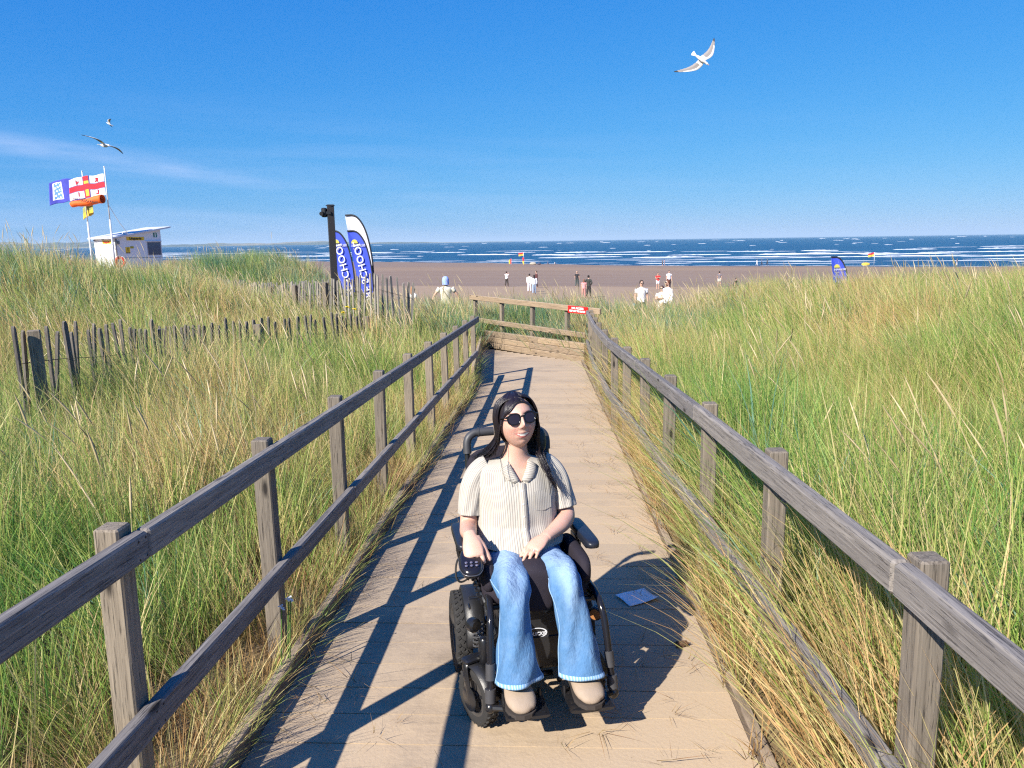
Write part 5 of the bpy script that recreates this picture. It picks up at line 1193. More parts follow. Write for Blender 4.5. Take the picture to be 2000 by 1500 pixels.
# loose flyaways
for k in range(14):
    x = hg.uniform(0.03, 0.07); a0 = np.array([x, 0.015, 1.02]); strand([a0, a0+[0.02, -0.04, -0.06], a0+[0.03+0.03*hg.random(), -0.055, -0.13-0.04*hg.random()]], 0.0009, 4)
for k in range(6):
    a0 = h2w((-0.075, -0.02, -0.03)); strand([a0, a0+[-0.012, -0.02, -0.10], a0+[0.0+0.02*hg.normal(), -0.075, -0.20]], 0.0008, 4)
mb.obj('hair', M_HAIR, pw, True)
# ================================================================ LIFEGUARD HUT, FLAGS, SIGNPOST
HX, HY = -28.2, 49.5; LD = Vector((-.84, .54, 0)).normalized(); RD = Vector((.54, .84, 0)).normalized()
M_HUT = plain('white_panel', (0.78, 0.79, 0.81), 0.45, var=0.03, scale=3); M_ROOF = plain('white_roof', (0.60, 0.62, 0.66), 0.5, var=0.05)
hut = thing('lifeguard_hut', 'white lifeguard hut with sloping roof and yellow signs beyond the left dune crest', 'hut', (HX, HY, 0.1))
def hp(l, r, z): return LD*l+RD*r+Vector((0, 0, z-0.1))
LL, RL = 2.75, 3.15; zb = 0.15
def ztop(r): return 2.33+0.175*r
mb = MB(); v = [hp(0, 0, zb), hp(LL, 0, zb), hp(LL, RL, zb), hp(0, RL, zb), hp(0, 0, ztop(0)), hp(LL, 0, ztop(0)), hp(LL, RL, ztop(RL)), hp(0, RL, ztop(RL))]
mb.add(v, [(0, 1, 5, 4), (1, 2, 6, 5), (2, 3, 7, 6), (3, 0, 4, 7), (4, 5, 6, 7), (3, 2, 1, 0)]); mb.obj('wall', M_HUT, hut)
mb = MB(); a, b, c, d = hp(-0.22, -0.3, ztop(-0.3)+.01), hp(LL+0.22, -0.3, ztop(-0.3)+.01), hp(LL+0.22, RL+0.65, ztop(RL+0.65)+.01), hp(-0.22, RL+0.65, ztop(RL+0.65)+.01); up = Vector((0, 0, 0.10))
mb.add([a, b, c, d, a+up, b+up, c+up, d+up], [(3, 2, 1, 0), (4, 5, 6, 7), (0, 1, 5, 4), (1, 2, 6, 5), (2, 3, 7, 6), (3, 0, 4, 7)]); mb.obj('roof', M_ROOF, hut)
def face(l0, l1, z0, z1, side, out=0.012):
    """side 0 = left (sunny) face along LD, 1 = right face along RD"""
    if side == 0: o = -RD*out; P = [hp(l, 0, z)+o for l, z in ((l0, z0), (l1, z0), (l1, z1), (l0, z1))]
    else: o = -LD*out; P = [hp(0, l, z)+o for l, z in ((l0, z0), (l1, z0), (l1, z1), (l0, z1))]
    return P, -o*2
def plate(name, l0, l1, z0, z1, side, m, parent, out=0.012):
    P, back = face(l0, l1, z0, z1, side, out); mb = MB(); mb.add(P+[p+back*0.8 for p in P], [(0, 1, 2, 3), (7, 6, 5, 4), (0, 4, 5, 1), (1, 5, 6, 2), (2, 6, 7, 3), (3, 7, 4, 0)])
    return mb.obj(name, m, parent)
M_YEL = plain('sign_yellow', (0.80, 0.52, 0.02), 0.5, var=0.04); M_INK = plain('black_ink', (0.02, 0.02, 0.02), 0.5)
def htext(s, size, l, z, side, m, out=0.03):
    if side == 0: X = -LD; c = hp(l, 0, z)-RD*out
    else: X = RD; c = hp(0, l, z)-LD*out
    Y = Vector((0, 0, 1)); Z = X.cross(Y); M = Matrix((X, Y, Z)).transposed().to_4x4(); M.translation = c
    return text_mesh(s, size, m, hut, M, ext=0.003, bold=0.006)
plate('sign_board', 0.55, 1.65, 1.98, 2.2, 0, M_YEL, hut); htext('Lifeguards', 0.19, 1.1, 2.09, 0, plain('sign_red_ink', (0.45, 0.03, 0.02), 0.5))
plate('sign_board', 0.75, 1.95, 2.18, 2.4, 1, M_YEL, hut); htext('Lifeguards', 0.20, 1.35, 2.29, 1, M_INK)
plate('notice', 0.62, 0.92, 1.40, 1.75, 1, M_YEL, hut); plate('notice_foot', 0.62, 0.92, 1.34, 1.395, 1, M_INK, hut); htext('!', 0.28, 0.77, 1.56, 1, M_INK)
plate('notice', 0.95, 1.18, 1.66, 1.80, 1, plain('dull_yellow', (0.42, 0.36, 0.03), 0.6), hut)
plate('first_aid_sign', 2.62, 2.88, 2.38, 2.68, 1, plain('sign_green', (0.01, 0.20, 0.14), 0.5), hut); plate('sign_stripe', 2.72, 2.78, 2.40, 2.66, 1, M_WHITE, hut, 0.022)
plate('corner_post', -0.04, 0.06, zb, 2.30, 1, plain('grey_trim', (0.30, 0.31, 0.34), 0.5), hut); plate('blue_stripe', 0.35, RL, 1.03, 1.06, 1, plain('blue_line', (0.03, 0.10, 0.22), 0.5), hut)
wf = plate('window', 2.12, 3.10, 1.18, 2.08, 1, plain('grey_frame', (0.28, 0.29, 0.33), 0.5), hut)
plate('pane', 2.18, 3.05, 1.23, 2.02, 1, NT('hut_glass').P(Base_Color=(0.03, 0.06, 0.12), Roughness=0.08, Specular_IOR_Level=0.9).m, wf, 0.022); plate('shutter_lip', 2.05, 3.15, 2.09, 2.14, 1, M_HUT, wf, 0.10)
for l, r, z in ((LL*0.12, -0.02, 2.22), (LL*0.9, -0.02, 2.22), (LL*.5, -0.02, 2.27)):
    mb = MB(); mb.box(hp(l, r-0.10, z), (0.10, 0.12, 0.07)); mb.obj('bracket', M_GREY, hut)
mb = MB(); mb.tube([hp(-0.10, 0.0, 1.95), hp(-0.10, 0.0, 2.28)], 0.05, 8); mb.box(hp(-0.06, 0.12, 2.05), (0.14, 0.2, 0.2)); mb.obj('pole_clamp', M_GREY, hut)
mb = MB(); mb.lathe([(0.16, 0), (0.16, 0.12), (0.10, 0.16), (0, 0.17)], 12, Matrix.Translation(hp(0.6, 1.0, ztop(1.0)+0.10))); mb.obj('roof_vent', M_ROOF, hut)
mb = MB()
for l, r in ((0.2, 0.2), (LL-0.2, 0.2), (0.2, RL-0.2), (LL-0.2, RL-0.2)): mb.box(hp(l, r, -0.35), (0.15, 0.15, 1.1))
mb.obj('stilts', M_GREY, hut)
# life ring
lr_ = thing('life_ring', 'red life ring hanging at the near corner of the lifeguard hut', 'life ring', (-27.35, 48.3, 0.80))
mb = MB(); vs, fs = [], []; NN, MM = 28, 10
for i in range(NN):
    a = 2*math.pi*i/NN
    for j in range(MM): b = 2*math.pi*j/MM; r = 0.29+0.085*math.cos(b); vs.append((r*math.cos(a)*0.9, 0.07*math.sin(b)+0.2*r*math.cos(a), r*math.sin(a)))
for i in range(NN):
    for j in range(MM): fs.append((i*MM+j, i*MM+(j+1) % MM, ((i+1) % NN)*MM+(j+1) % MM, ((i+1) % NN)*MM+j))
mb.add(vs, fs); mb.obj('ring', plain('ring_red', (0.55, 0.004, 0.008), 0.5), lr_, True)
mb = MB(); mb.tube([(0.4*math.cos(a)*.9, -0.02+0.08*math.cos(a), 0.4*math.sin(a)+0.02*math.sin(a*8)) for a in [2*math.pi*k/40 for k in range(41)]], 0.012, 5); mb.obj('grab_rope', M_WHITE, lr_)
mb = MB(); mb.box((0, 0.05, -0.5), (0.08, 0.08, 1.3)); mb.obj('post', M_POST, lr_)
# flag poles
M_POLE = plain('white_pole', (0.62, 0.64, 0.66), 0.35, var=0.04)
def pole(name, label, x, y, z0, z1, lean=0.0):
    t_ = thing(name, label, 'flagpole', (x, y, z0)); h = z1-z0
    mb = MB(); mb.tube([(0, 0, -0.8), (0, 0, h*0.5)], 0.055, 10); mb.obj('lower_pole', M_POLE, t_, True)
    mb = MB(); mb.tube([(0, 0, h*0.5), (lean, 0, h)], 0.036, 10); mb.ell((lean, 0, h+0.04), (0.05, 0.05, 0.05), 8, 6); mb.obj('upper_pole', M_POLE, t_, True); return t_
pole('flagpole', 'taller white flagpole at the hut corner flying the white and red lettered flag', -27.55, 48.0, 0.3, 6.62)
pole('flagpole', 'shorter white flagpole left of the hut flying the blue flag', -29.3, 48.5, 0.3, 6.42)
mb = MB(); mb.tube([(-27.5, 48.0, 4.3), (-27.3, 48.6, 3.3), (-27.1, 49.2, 2.55)], 0.018, 5); gr_ = mb.obj('guy_line', M_POLE); tag(gr_, 'thin white guy line from the taller flagpole down to the hut roof', 'guy line')
def flagcloth(x, y, z, L_, H_, nx_, nz_, amp, fn, m):
    vs, fs, mi = [], [], []
    for i in range(nx_+1):
        u = i/nx_
        for j in range(nz_+1):
            w = j/nz_; vs.append((-u*L_, amp*math.sin(u*9+w*1.5)*u**0.6+0.10*u, -w*H_-0.16*u*u*0-0.05*math.sin(u*6+1)*u-0.30*u+0.02*math.sin(u*17)))
    for i in range(nx_):
        for j in range(nz_): q = i*(nz_+1)+j; fs.append((q, q+1, q+nz_+2, q+nz_+1)); mi.append(fn((i+.5)/nx_, (j+.5)/nz_))
    me = mesh('flag', vs, fs, m, True); me.polygons.foreach_set('material_index', mi); o = bpy.data.objects.new('flag', me); link(o); o.location = (x, y, z)
    md = o.modifiers.new('t', 'SOLIDIFY'); md.thickness = 0.01; return o
M_FW = plain('flag_white', (0.72, 0.72, 0.76), 0.8, var=0.05, scale=4); M_FN = plain('flag_navy', (0.04, 0.045, 0.22), 0.8); M_FR2 = plain('flag_red', (0.60, 0.02, 0.04), 0.8); M_FY = plain('flag_yellow', (0.75, 0.50, 0.06), 0.8); M_FB = plain('flag_blue', (0.05, 0.06, 0.42), 0.8, var=0.3, scale=4)
def crossflag(u, w):
    if abs(w-0.5) < 0.115 or (abs(u-0.5) < 0.075 and 1):
        if abs(u-0.5) < 0.05 and (0.62 < w < 0.92): return 3
        if abs(u-0.5) < 0.06 and 0.22 < w < 0.36: return 3
        return 2
    if abs(w-0.5) < 0.15 or abs(u-0.5) < 0.10: return 1
    if w > 0.965 and u > 0.45: return 1
    return 0
fl = flagcloth(-27.60, 47.95, 6.25, 2.35, 1.30, 60, 40, 0.10, crossflag, [M_FW, M_FN, M_FR2, M_FY]); tag(fl, 'white flag with navy-edged red cross and red letters blowing left', 'flag')
for ch_, u, w in (('R', 0.22, 0.23), ('N', 0.77, 0.23), ('L', 0.22, 0.78), ('I', 0.77, 0.78)):
    M = Matrix((Vector((-1, 0, 0)), Vector((0, 0, 1)), Vector((0, 1, 0)))).transposed().to_4x4(); M.translation = (-u*2.35, 0.10*math.sin(u*9+w*1.5)*u**0.6+0.10*u-0.03, -w*1.30-0.30*u-0.05*math.sin(u*6+1)*u)
    text_mesh(ch_, 0.36, M_FR2, fl, M, ext=0.012, bold=0.008, name='letter')
def blueflag(u, w):
    e = min(u-0.62, 0.90-u, w-0.1, 0.82-w)
    if -0.02 < e < 0.02 and u > 0.6: return 1
    if e > 0.02: return 2 if math.sin(u*60+w*21)+math.sin(w*38-u*20) < 0.7 else 1
    return 0
fl = flagcloth(-29.33, 48.5, 6.15, 2.3, 1.40, 50, 36, 0.14, blueflag, [M_FB, M_FW, plain('flag_paleblue', (0.10, 0.25, 0.55), 0.8)]); tag(fl, 'blue flag with pale emblem partly hidden behind the cross flag', 'flag')
mb = MB(); rows = []; k = 14
for i in range(k+1):
    u = i/k; rows.append((-2.0*u, 0.05*math.sin(u*5), -0.34*u+0.03*math.sin(u*9)))
mb.tube(rows, [0.27-0.09*(i/k)+0.010*math.sin(i*2.1) for i in range(k+1)], 18, cap=False); ws = mb.obj('windsock', plain('windsock_orange', (0.85, 0.13, 0.012), 0.7, var=0.1, scale=3), None, True, loc=(-27.75, 47.8, 4.72)); md = ws.modifiers.new('t', 'SOLIDIFY'); md.thickness = 0.01
tag(ws, 'orange windsock with dark lettering streaming left below the cross flag', 'windsock')
M = Matrix.Translation((-0.95, -0.262, -0.10)) @ Matrix.Rotation(R(9.5), 4, 'Y') @ Matrix.Rotation(R(90), 4, 'X'); text_mesh('NO INFLATABLES', 0.20, M_INK, ws, M, ext=0.006, name='lettering')
fy = flagcloth(-28.9, 48.6, 4.55, 0.75, 0.72, 14, 10, 0.05, lambda u, w: 0 if w < .55 else 1, [plain('flag_olive', (0.30, 0.32, 0.10), 0.8), M_FY]); tag(fy, 'small olive and yellow flag half hidden behind the orange windsock', 'flag')
# dark camera post
cp = thing('camera_post', 'tall black timber post with a box camera, standing beside the blue banners', 'post', (-4.78, 17.0, 0.0))
mb = MB(); mb.box((0, 0, 1.0), (0.145, 0.145, 3.24), None, 0.006); mb.obj('post', plain('black_timber', (0.020, 0.018, 0.020), 0.55, bump=0.3), cp, rot=(0, 0, 0.35))
mb = MB(); mb.box((-0.13, -0.04, 2.45), (0.10, 0.16, 0.20), None, 0.02); mb.tube([(-0.15, -0.12, 2.43), (-0.16, -0.18, 2.42)], 0.045, 12); mb.obj('camera_box', M_BPL, cp)
mb = MB(); mb.box((-0.02, -0.09, 2.44), (0.10, 0.03, 0.06)); mb.box((0.0, 0, 2.60), (0.16, 0.16, 0.02)); mb.obj('bracket', M_BLK, cp)
# feather banners
M_BAN = plain('banner_blue', (0.035, 0.07, 0.52), 0.7, var=0.12, scale=5); M_SLEEVE = plain('banner_black', (0.015, 0.015, 0.02), 0.6); M_BW = plain('banner_white', (0.66, 0.66, 0.74), 0.7, var=0.05)
def banner(label, base, sc, m, word, rz=0.0, lean=0.0, logo=True, tilt=0.0):
    b = thing('feather_banner', label, 'banner', base, rz); b.scale = (sc*0.84, sc, sc); b.rotation_euler = (0, tilt, rz)
    SL = cr([(0.02, 0, -0.3), (0.0, 0, 0.3), (-0.01, 0, 0.64), (-0.03, 0, 1.12), (-0.11, 0, 1.6), (-0.24, 0, 2.0), (-0.42, 0, 2.26), (-0.61, 0, 2.37), (-0.88, 0, 2.375)], 5)
    FE = cr([(-0.30, 0, 0.30), (-0.45, 0, 0.55), (-0.61, 0, 0.95), (-0.68, 0, 1.3), (-0.77, 0, 1.76), (-0.83, 0, 2.05), (-0.88, 0, 2.36)], 7)
    mb = MB(); mb.tube(SL.tolist(), 0.028, 8); mb.obj('pole_sleeve', M_SLEEVE, b, True)
    idx = np.linspace(8, len(SL)-1, 30); fi = np.linspace(0, len(FE)-1, 30); vs, fs = [], []
    for k in range(30):
        p = SL[int(round(idx[k]))]; q = FE[int(round(fi[k]))]
        for w in range(9): f = w/8; vs.append((p[0]*(1-f)+q[0]*f, 0.03*math.sin(f*5+k*0.25)*f, p[2]*(1-f)+q[2]*f))
    for k in range(29):
        for w in range(8): a = k*9+w; fs.append((a, a+1, a+10, a+9))
    mb = MB(); mb.add(vs, fs); mb.obj('cloth', m, b, True)
    def T(s, size, x, z, ang, mm, sx=1.0, bold=0.0, nm='lettering'):
        X = Vector((math.sin(ang), 0, math.cos(ang))); Y = Vector((math.cos(ang), 0, -math.sin(ang))); Z = X.cross(Y); M = Matrix((X, Y, Z)).transposed().to_4x4(); M.translation = (x, -0.055, z); text_mesh(s, size, mm, b, M, ext=0.004, sx=sx, bold=bold, name=nm)
    if word: T(word, 0.36, -0.34, 1.0, R(-13), M_BW, 0.92, 0.004)
    if logo:
        NN = 20; vs = [(-0.62, -0.05, 2.0)]+[(-0.62+0.12*math.cos(math.pi*k/NN), -0.05, 2.0+0.12*math.sin(math.pi*k/NN)) for k in range(NN+1)]
        mb = MB(); mb.add(vs, [(0, k, k+1) for k in range(1, NN+1)]); mb.obj('sun_emblem', plain('emblem_yellow', (0.50, 0.45, 0.08), 0.6), b)
        M = Matrix((Vector((-1, 0, -0.05)), Vector((0, 0, 1)), Vector((0, 1, 0)))).transposed().to_4x4(); M.translation = (-0.48, -0.05, 1.93); text_mesh('BELHAVEN', 0.105, M_BW, b, M, ext=0.003, name='lettering')
        M = M.copy(); M.translation = (-0.60, -0.05, 1.82); text_mesh('BAY', 0.08, plain('emblem_yellow2', (0.50, 0.42, 0.10), 0.6), b, M, ext=0.003, name='lettering')
    return b
banner('front blue feather banner with white SCHOOL lettering, beside the black post', (-5.52, 24.0, -0.22), 1.0, M_BAN, 'SURF SCHOOL')
banner('blue feather banner half hidden behind the front blue banner', (-6.28, 24.7, -0.25), 1.02, M_BAN, 'SURF SCHOOL')
banner('white feather banner with black pole, taller, behind the two blue banners', (-5.95, 26.0, -0.10), 1.18, M_BW, None, logo=False)
banner('lone blue feather banner standing in the grass on the right', (11.02, 29.0, -1.34), 1.0, M_BAN, 'WAVES')

# ================================================================ PEOPLE ON THE BEACH
SKM = plain('far_skin', (0.52, 0.32, 0.24), 0.6)
def cloth(c): return plain('cloth_%02x%02x%02x' % tuple(int(255*x) for x in c), c, 0.85, var=0.15, scale=12)
def person(label, x, y, H, rz, shirt, legs, hair, arms='down', sleeves='short', shorts=False, skirt=None, stride=0.10, bend=0.0, extra=None, vox=0.018, z=None, longhair=False, shades=False, crouch=False, group=None):
    z = gz(x, y) if z is None else z; k = H/1.75
    p = thing('person', label, 'person', (x, y, max(z, -5.85)), rz, group); p.scale = (k, k, k)
    hipz = 0.92 if not crouch else 0.42; sh = hipz+0.50; by = -bend
    S2 = Vector((0, by, 0)); hd = (0, by*1.25, sh+0.20)
    A = {}
    for s_ in (-1, 1):
        s0 = (s_*0.19, by, sh-0.02)
        if arms == 'down': e, w = (s_*0.24, by+0.02, sh-0.29), (s_*0.25, by-0.05, sh-0.54)
        elif arms == 'crossed': e, w = (s_*0.24, by-0.06, sh-0.25), (-s_*0.04, by-0.20, sh-0.20)
        elif arms == 'phone': e, w = (s_*0.26, by-0.12, sh-0.22), (s_*0.10, by-0.28, sh+0.08)
        elif arms == 'hip': e, w = (s_*0.36, by+0.05, sh-0.25), (s_*0.20, by-0.05, sh-0.42)
        elif arms == 'swing': e, w = (s_*0.24, by+0.10*s_, sh-0.28), (s_*0.25, by+0.05*s_-0.12, sh-0.50)
        elif arms == 'out': e, w = (s_*0.34, by, sh-0.22), (s_*0.44, by-0.05, sh-0.42)
        A[s_] = (s0, e, w)
    L_ = {}
    for s_ in (-1, 1):
        st_ = stride*s_
        if crouch: L_[s_] = ((s_*0.09, 0, hipz), (s_*0.14, -0.36, 0.46), (s_*0.12, -0.12, 0.08))
        else: L_[s_] = ((s_*0.09, 0, hipz), (s_*0.10, st_*0.5-0.02, 0.49), (s_*0.10+0.02*s_, st_, 0.08))
    mb = MB()
    addsweep(mb, [(0, 0, hipz-0.06, 0.09, 0.14), (0, 0.0, hipz+0.02, 0.10, 0.165), (0, by*0.5, hipz+0.2, 0.09, 0.14), (0, by*0.9, sh-0.10, 0.11, 0.175), (0, by, sh, 0.08, 0.15), (0, by, sh+0.04, 0.055, 0.07), (hd[0], hd[1], sh+0.10, 0.055, 0.055)], n=16, up=(0, 1, 0), sub=3)
    mb.ell(hd, (0.076, 0.095, 0.115), 14, 10); mb.ell((0, hd[1]-0.095, hd[2]-0.02), (0.014, 0.02, 0.02), 8, 6)
    for s_ in (-1, 1):
        s0, e, w = A[s_]; wv_ = (Vector(w)-Vector(e)).normalized(); hnd = Vector(w)+wv_*0.14
        addsweep(mb, [(*s0, 0.052, 0.052), (*e, 0.040, 0.040), (*w, 0.026, 0.028), (*(Vector(w)+wv_*0.05), 0.020, 0.040), (*hnd, 0.012, 0.022)], n=10, up=(0, 1, 0.01), sub=3)
        h0, kn, an = L_[s_]
        addsweep(mb, [(*h0, 0.085, 0.085), (*kn, 0.056, 0.056), ((kn[0]+an[0])/2, (kn[1]+an[1])/2+0.02, (kn[2]+an[2])/2, 0.055, 0.052), (*an, 0.036, 0.036), (an[0], an[1]-0.01, 0.035, 0.03, 0.035)], n=10, up=(0, 1, 0.01), sub=3)
        mb.ell((an[0], an[1]-0.07, 0.035), (0.045, 0.13, 0.035), 10, 6)
    remesh(mb, 'body', vox, SKM, p, 1)
    ms = cloth(shirt); ml = cloth(legs)
    mb = MB(); addsweep(mb, [(0, 0, hipz-0.04, 0.125, 0.185), (0, 0, hipz+0.05, 0.125, 0.175), (0, by*0.5, hipz+0.22, 0.115, 0.16), (0, by*0.9, sh-0.10, 0.13, 0.195), (0, by, sh-0.01, 0.10, 0.175), (0, by, sh+0.035, 0.06, 0.08)], n=20, up=(0, 1, 0), sub=3)
    for s_ in (-1, 1):
        s0, e, w = A[s_]; f = 0.62 if sleeves == 'short' else 1.0; m1 = Vector(s0).lerp(Vector(e), f)
        rr = [(*s0, 0.070, 0.070), (*m1, 0.058, 0.058)]
        if sleeves == 'long': rr += [(*Vector(e).lerp(Vector(w), 0.5), 0.050, 0.050), (*w, 0.040, 0.040)]
        addsweep(mb, rr, n=12, up=(0, 1, 0.01), sub=3)
    mb.obj('top', ms, p, True)
    mb = MB()
    if skirt: addsweep(mb, [(0, 0, hipz+0.06, 0.12, 0.16), (0, 0, hipz-0.1, 0.16, 0.20), (0, 0, skirt, 0.21, 0.25)], n=18, up=(0, 1, 0), sub=3)
    else:
        for s_ in (-1, 1):
            h0, kn, an = L_[s_]; rr = [(h0[0], h0[1], h0[2]+0.04, 0.105, 0.10), (*h0, 0.11, 0.10), (*Vector(h0).lerp(Vector(kn), 0.85 if shorts else 1.0), 0.085, 0.085)]
            if not shorts: rr += [(*Vector(kn).lerp(Vector(an), 0.5), 0.072, 0.07), (an[0], an[1], an[2]+0.02, 0.062, 0.062)]
            addsweep(mb, rr, n=14, up=(0, 1, 0.01), sub=3)
    mb.obj('bottoms', ml, p, True)
    mb = MB(); vs = []; h_ = cloth(hair); mb.ell((0, hd[1]+0.018, hd[2]+0.022), (0.086, 0.098, 0.112), 14, 10)
    if longhair: addsweep(mb, [(0, hd[1]+0.05, hd[2]+0.05, 0.06, 0.075), (0, hd[1]+0.075, hd[2]-0.08, 0.05, 0.08), (0, hd[1]+0.09, hd[2]-0.24, 0.03, 0.07)], n=12, up=(0, 1, 0), sub=3)
    mb.obj('hair', h_, p, True)
    if shades: mb = MB(); mb.box((0, hd[1]-0.088, hd[2]+0.012), (0.135, 0.03, 0.035), None, 0.008); mb.obj('sunglasses', M_INK, p)
    if extra: extra(p, sh, by)
    return p
F = math.pi
W_ = (0.78, 0.78, 0.82); BLKC = (0.02, 0.02, 0.025)
gp = None
person('man in white t-shirt and sunglasses facing the camera, dark shorts, just past the grass', 3.71, 31.5, 1.8, 0.15, W_, (0.06, 0.06, 0.05), (0.03, 0.02, 0.015), 'down', shorts=True, shades=True, vox=0.014,
       extra=lambda p, sh, by: (lambda m: m.obj('bag', cloth((0.10, 0.25, 0.35)), p))(MB().box((-0.30, -0.05, sh-0.66), (0.09, 0.16, 0.16), None, 0.03)))
person('woman with dark hair and sunglasses in pale top, arms folded, beside the bearded man', 4.43, 30.8, 1.6, -0.5, (0.74, 0.70, 0.66), (0.70, 0.68, 0.66), (0.05, 0.025, 0.02), 'crossed', shorts=True, longhair=True, shades=True, vox=0.014)
def beard(p, sh, by): mb = MB(); mb.ell((0, by*1.25-0.055, sh+0.125), (0.058, 0.055, 0.055), 10, 8); mb.obj('beard', cloth((0.12, 0.045, 0.025)), p, True)
person('bearded man in white long-sleeved shirt turned left toward the woman beside him', 4.60, 30.4, 1.85, -1.1, W_, (0.07, 0.075, 0.06), (0.10, 0.035, 0.02), 'down', 'long', shades=True, vox=0.014, extra=beard)
person('man in red top and white shorts standing with legs apart on the sand', 10.8, 78.0, 1.65, 0.1, (0.62, 0.03, 0.03), W_, (0.03, 0.02, 0.02), 'crossed', shorts=True, stride=0.05)
person('man in pale t-shirt and dark trousers right of the man in red', 12.2, 80.0, 1.85, 0.0, (0.70, 0.70, 0.78), (0.05, 0.035, 0.035), (0.02, 0.015, 0.012), 'down')
person('woman in white top and dark leggings holding a phone up, left of the groups', -4.9, 88.0, 1.72, 2.6, W_, (0.05, 0.04, 0.035), (0.03, 0.02, 0.02), 'phone')
person('person in white jacket and white trousers, left of the pair seen from behind', -1.86, 71.2, 1.70, 3.0, W_, (0.66, 0.66, 0.74), (0.02, 0.015, 0.015), 'down', 'long')
person('person in white jacket and light blue jeans seen from behind', -1.34, 66.5, 1.68, 3.3, W_, (0.30, 0.38, 0.52), (0.015, 0.012, 0.015), 'down', 'long', longhair=True)
person('man in long dark red coat standing beside the white-jacketed pair', -1.45, 84.0, 1.82, -1.2, (0.09, 0.03, 0.03), (0.06, 0.035, 0.03), (0.05, 0.03, 0.02), 'down', 'long')
person('bald person in black top standing left of the woman in pink', 3.02, 86.0, 1.75, 2.8, BLKC, (0.05, 0.07, 0.07), (0.45, 0.30, 0.22), 'down')
person('short woman in pink top between the two people in black', 2.54, 58.2, 1.45, 2.9, (0.60, 0.26, 0.26), (0.50, 0.24, 0.22), (0.18, 0.08, 0.05), 'down', longhair=True, bend=0.08)
person('person in black jacket and trousers right of the woman in pink', 3.0, 60.0, 1.72, 2.4, (0.03, 0.035, 0.03), BLKC, (0.01, 0.01, 0.01), 'hip', 'long')
person('person in grey top and white shorts alone behind the right dune grass', 18.6, 86.0, 1.70, 2.6, (0.16, 0.14, 0.16), (0.62, 0.58, 0.50), (0.02, 0.015, 0.015), 'down', shorts=True)
person('person in black crouching low behind the right dune grass', 18.3, 78.0, 1.6, 0.8, BLKC, (0.04, 0.04, 0.04), (0.02, 0.015, 0.015), 'down', crouch=True, bend=0.25)
def strap(p, sh, by): mb = MB(); mb.tube([(0.14, by+0.11, sh), (0.0, by+0.135, sh-0.22), (-0.16, by+0.12, sh-0.44)], 0.018, 6, flat=0.4); mb.obj('strap', cloth((0.08, 0.06, 0.04)), p)
def cap(p, sh, by): strap(p, sh, by); mb = MB(); mb.lathe([(0.105, -0.04), (0.108, 0.02), (0.09, 0.085), (0.05, 0.125), (0, 0.135)], 18, Matrix.Translation((0, by*1.25+0.005, sh+0.215))); mb.lathe([(0.104, -0.13), (0.108, -0.03)], 18, Matrix.Translation((0, by*1.25+0.02, sh+0.21))); mb.obj('sun_hat', cloth((0.30, 0.42, 0.85)), p, True)
person('person in pale blue sun hat and cream shirt seen from behind near the rails', -3.30, 24.4, 1.76, 3.35, (0.66, 0.62, 0.50), (0.62, 0.58, 0.48), (0.30, 0.42, 0.85), 'out', 'short', extra=cap, vox=0.014)
person('child with light brown hair half hidden behind the fence stakes', -4.02, 22.6, 1.20, 2.2, (0.60, 0.55, 0.52), (0.2, 0.2, 0.3), (0.32, 0.16, 0.07), 'down', longhair=True, vox=0.014)
sh_g = 'walkers along the water edge'
person('person in black dress at the water edge, left of a person in pink', 32.2, 224.0, 1.65, 1.4, BLKC, BLKC, (0.10, 0.05, 0.04), 'down', skirt=0.5)
person('person in pink top wading just behind the person in the black dress', 33.4, 228.0, 1.70, 1.2, (0.66, 0.42, 0.42), (0.2, 0.15, 0.2), (0.10, 0.05, 0.04), 'down')
person('walker in white at the water edge, left one of three together', 57.0, 217.0, 1.75, 1.2, W_, (0.60, 0.60, 0.64), (0.05, 0.04, 0.04), 'swing', 'long', stride=0.28)
person('walker in dark blue at the water edge, middle one of three together', 58.4, 217.4, 1.75, 1.2, (0.06, 0.10, 0.20), BLKC, (0.05, 0.04, 0.04), 'swing', 'long', stride=0.22)
person('walker in black at the water edge, right one of three together', 60.0, 217.8, 1.78, 1.2, BLKC, BLKC, (0.05, 0.04, 0.04), 'swing', 'long', stride=0.3)
person('distant wader with dark top and pale trousers far right in the shallows', 103.5, 203.0, 1.7, 0.8, BLKC, (0.66, 0.62, 0.60), (0.05, 0.04, 0.04), 'out', z=-5.85)
# red and yellow lifeguard flags by the water
def bflag(name, label, x, y, h, kind):
    z = gz(x, y); b = thing(name, label, 'flag', (x, y, z)); mb = MB(); mb.tube([(0, 0, 0), (0, 0, h*0.5), (-0.12*h*0.3, 0, h)], 0.05, 8); mb.obj('pole', M_POLE, b, True)
    if kind == 0:
        for q, m in ((0, M_FR2), (1, M_FY)):
            vs, fs = [], []
            for i in range(9):
                for w in range(2): u = i/8; vs.append((-0.12*h*0.3-1.5*u, 0.12*math.sin(u*7), h-0.05-0.5*q-0.5*w-0.25*u))
            for i in range(8): fs.append((2*i, 2*i+1, 2*i+3, 2*i+2))
            mb = MB(); mb.add(vs, fs); mb.obj('red_half' if q == 0 else 'yellow_half', m, b, True)
    return b
f1 = bflag('beach_flag', 'red and yellow flag on a tall pole at the water edge left of centre', -8.1, 245.0, 3.9, 0)
for q, m in ((0, M_FR2), (1, M_FY)):
    mb = MB(); mb.add([(0.05, -0.1, 2.2-q*1.1), (-0.55, -0.1, 2.2-q*1.1), (-0.35+0.1*q, -0.1, 1.1-q*1.0), (0.05, -0.1, 1.1-q*1.0)], [(0, 1, 2, 3)]); mb.obj('pennant', m, f1)
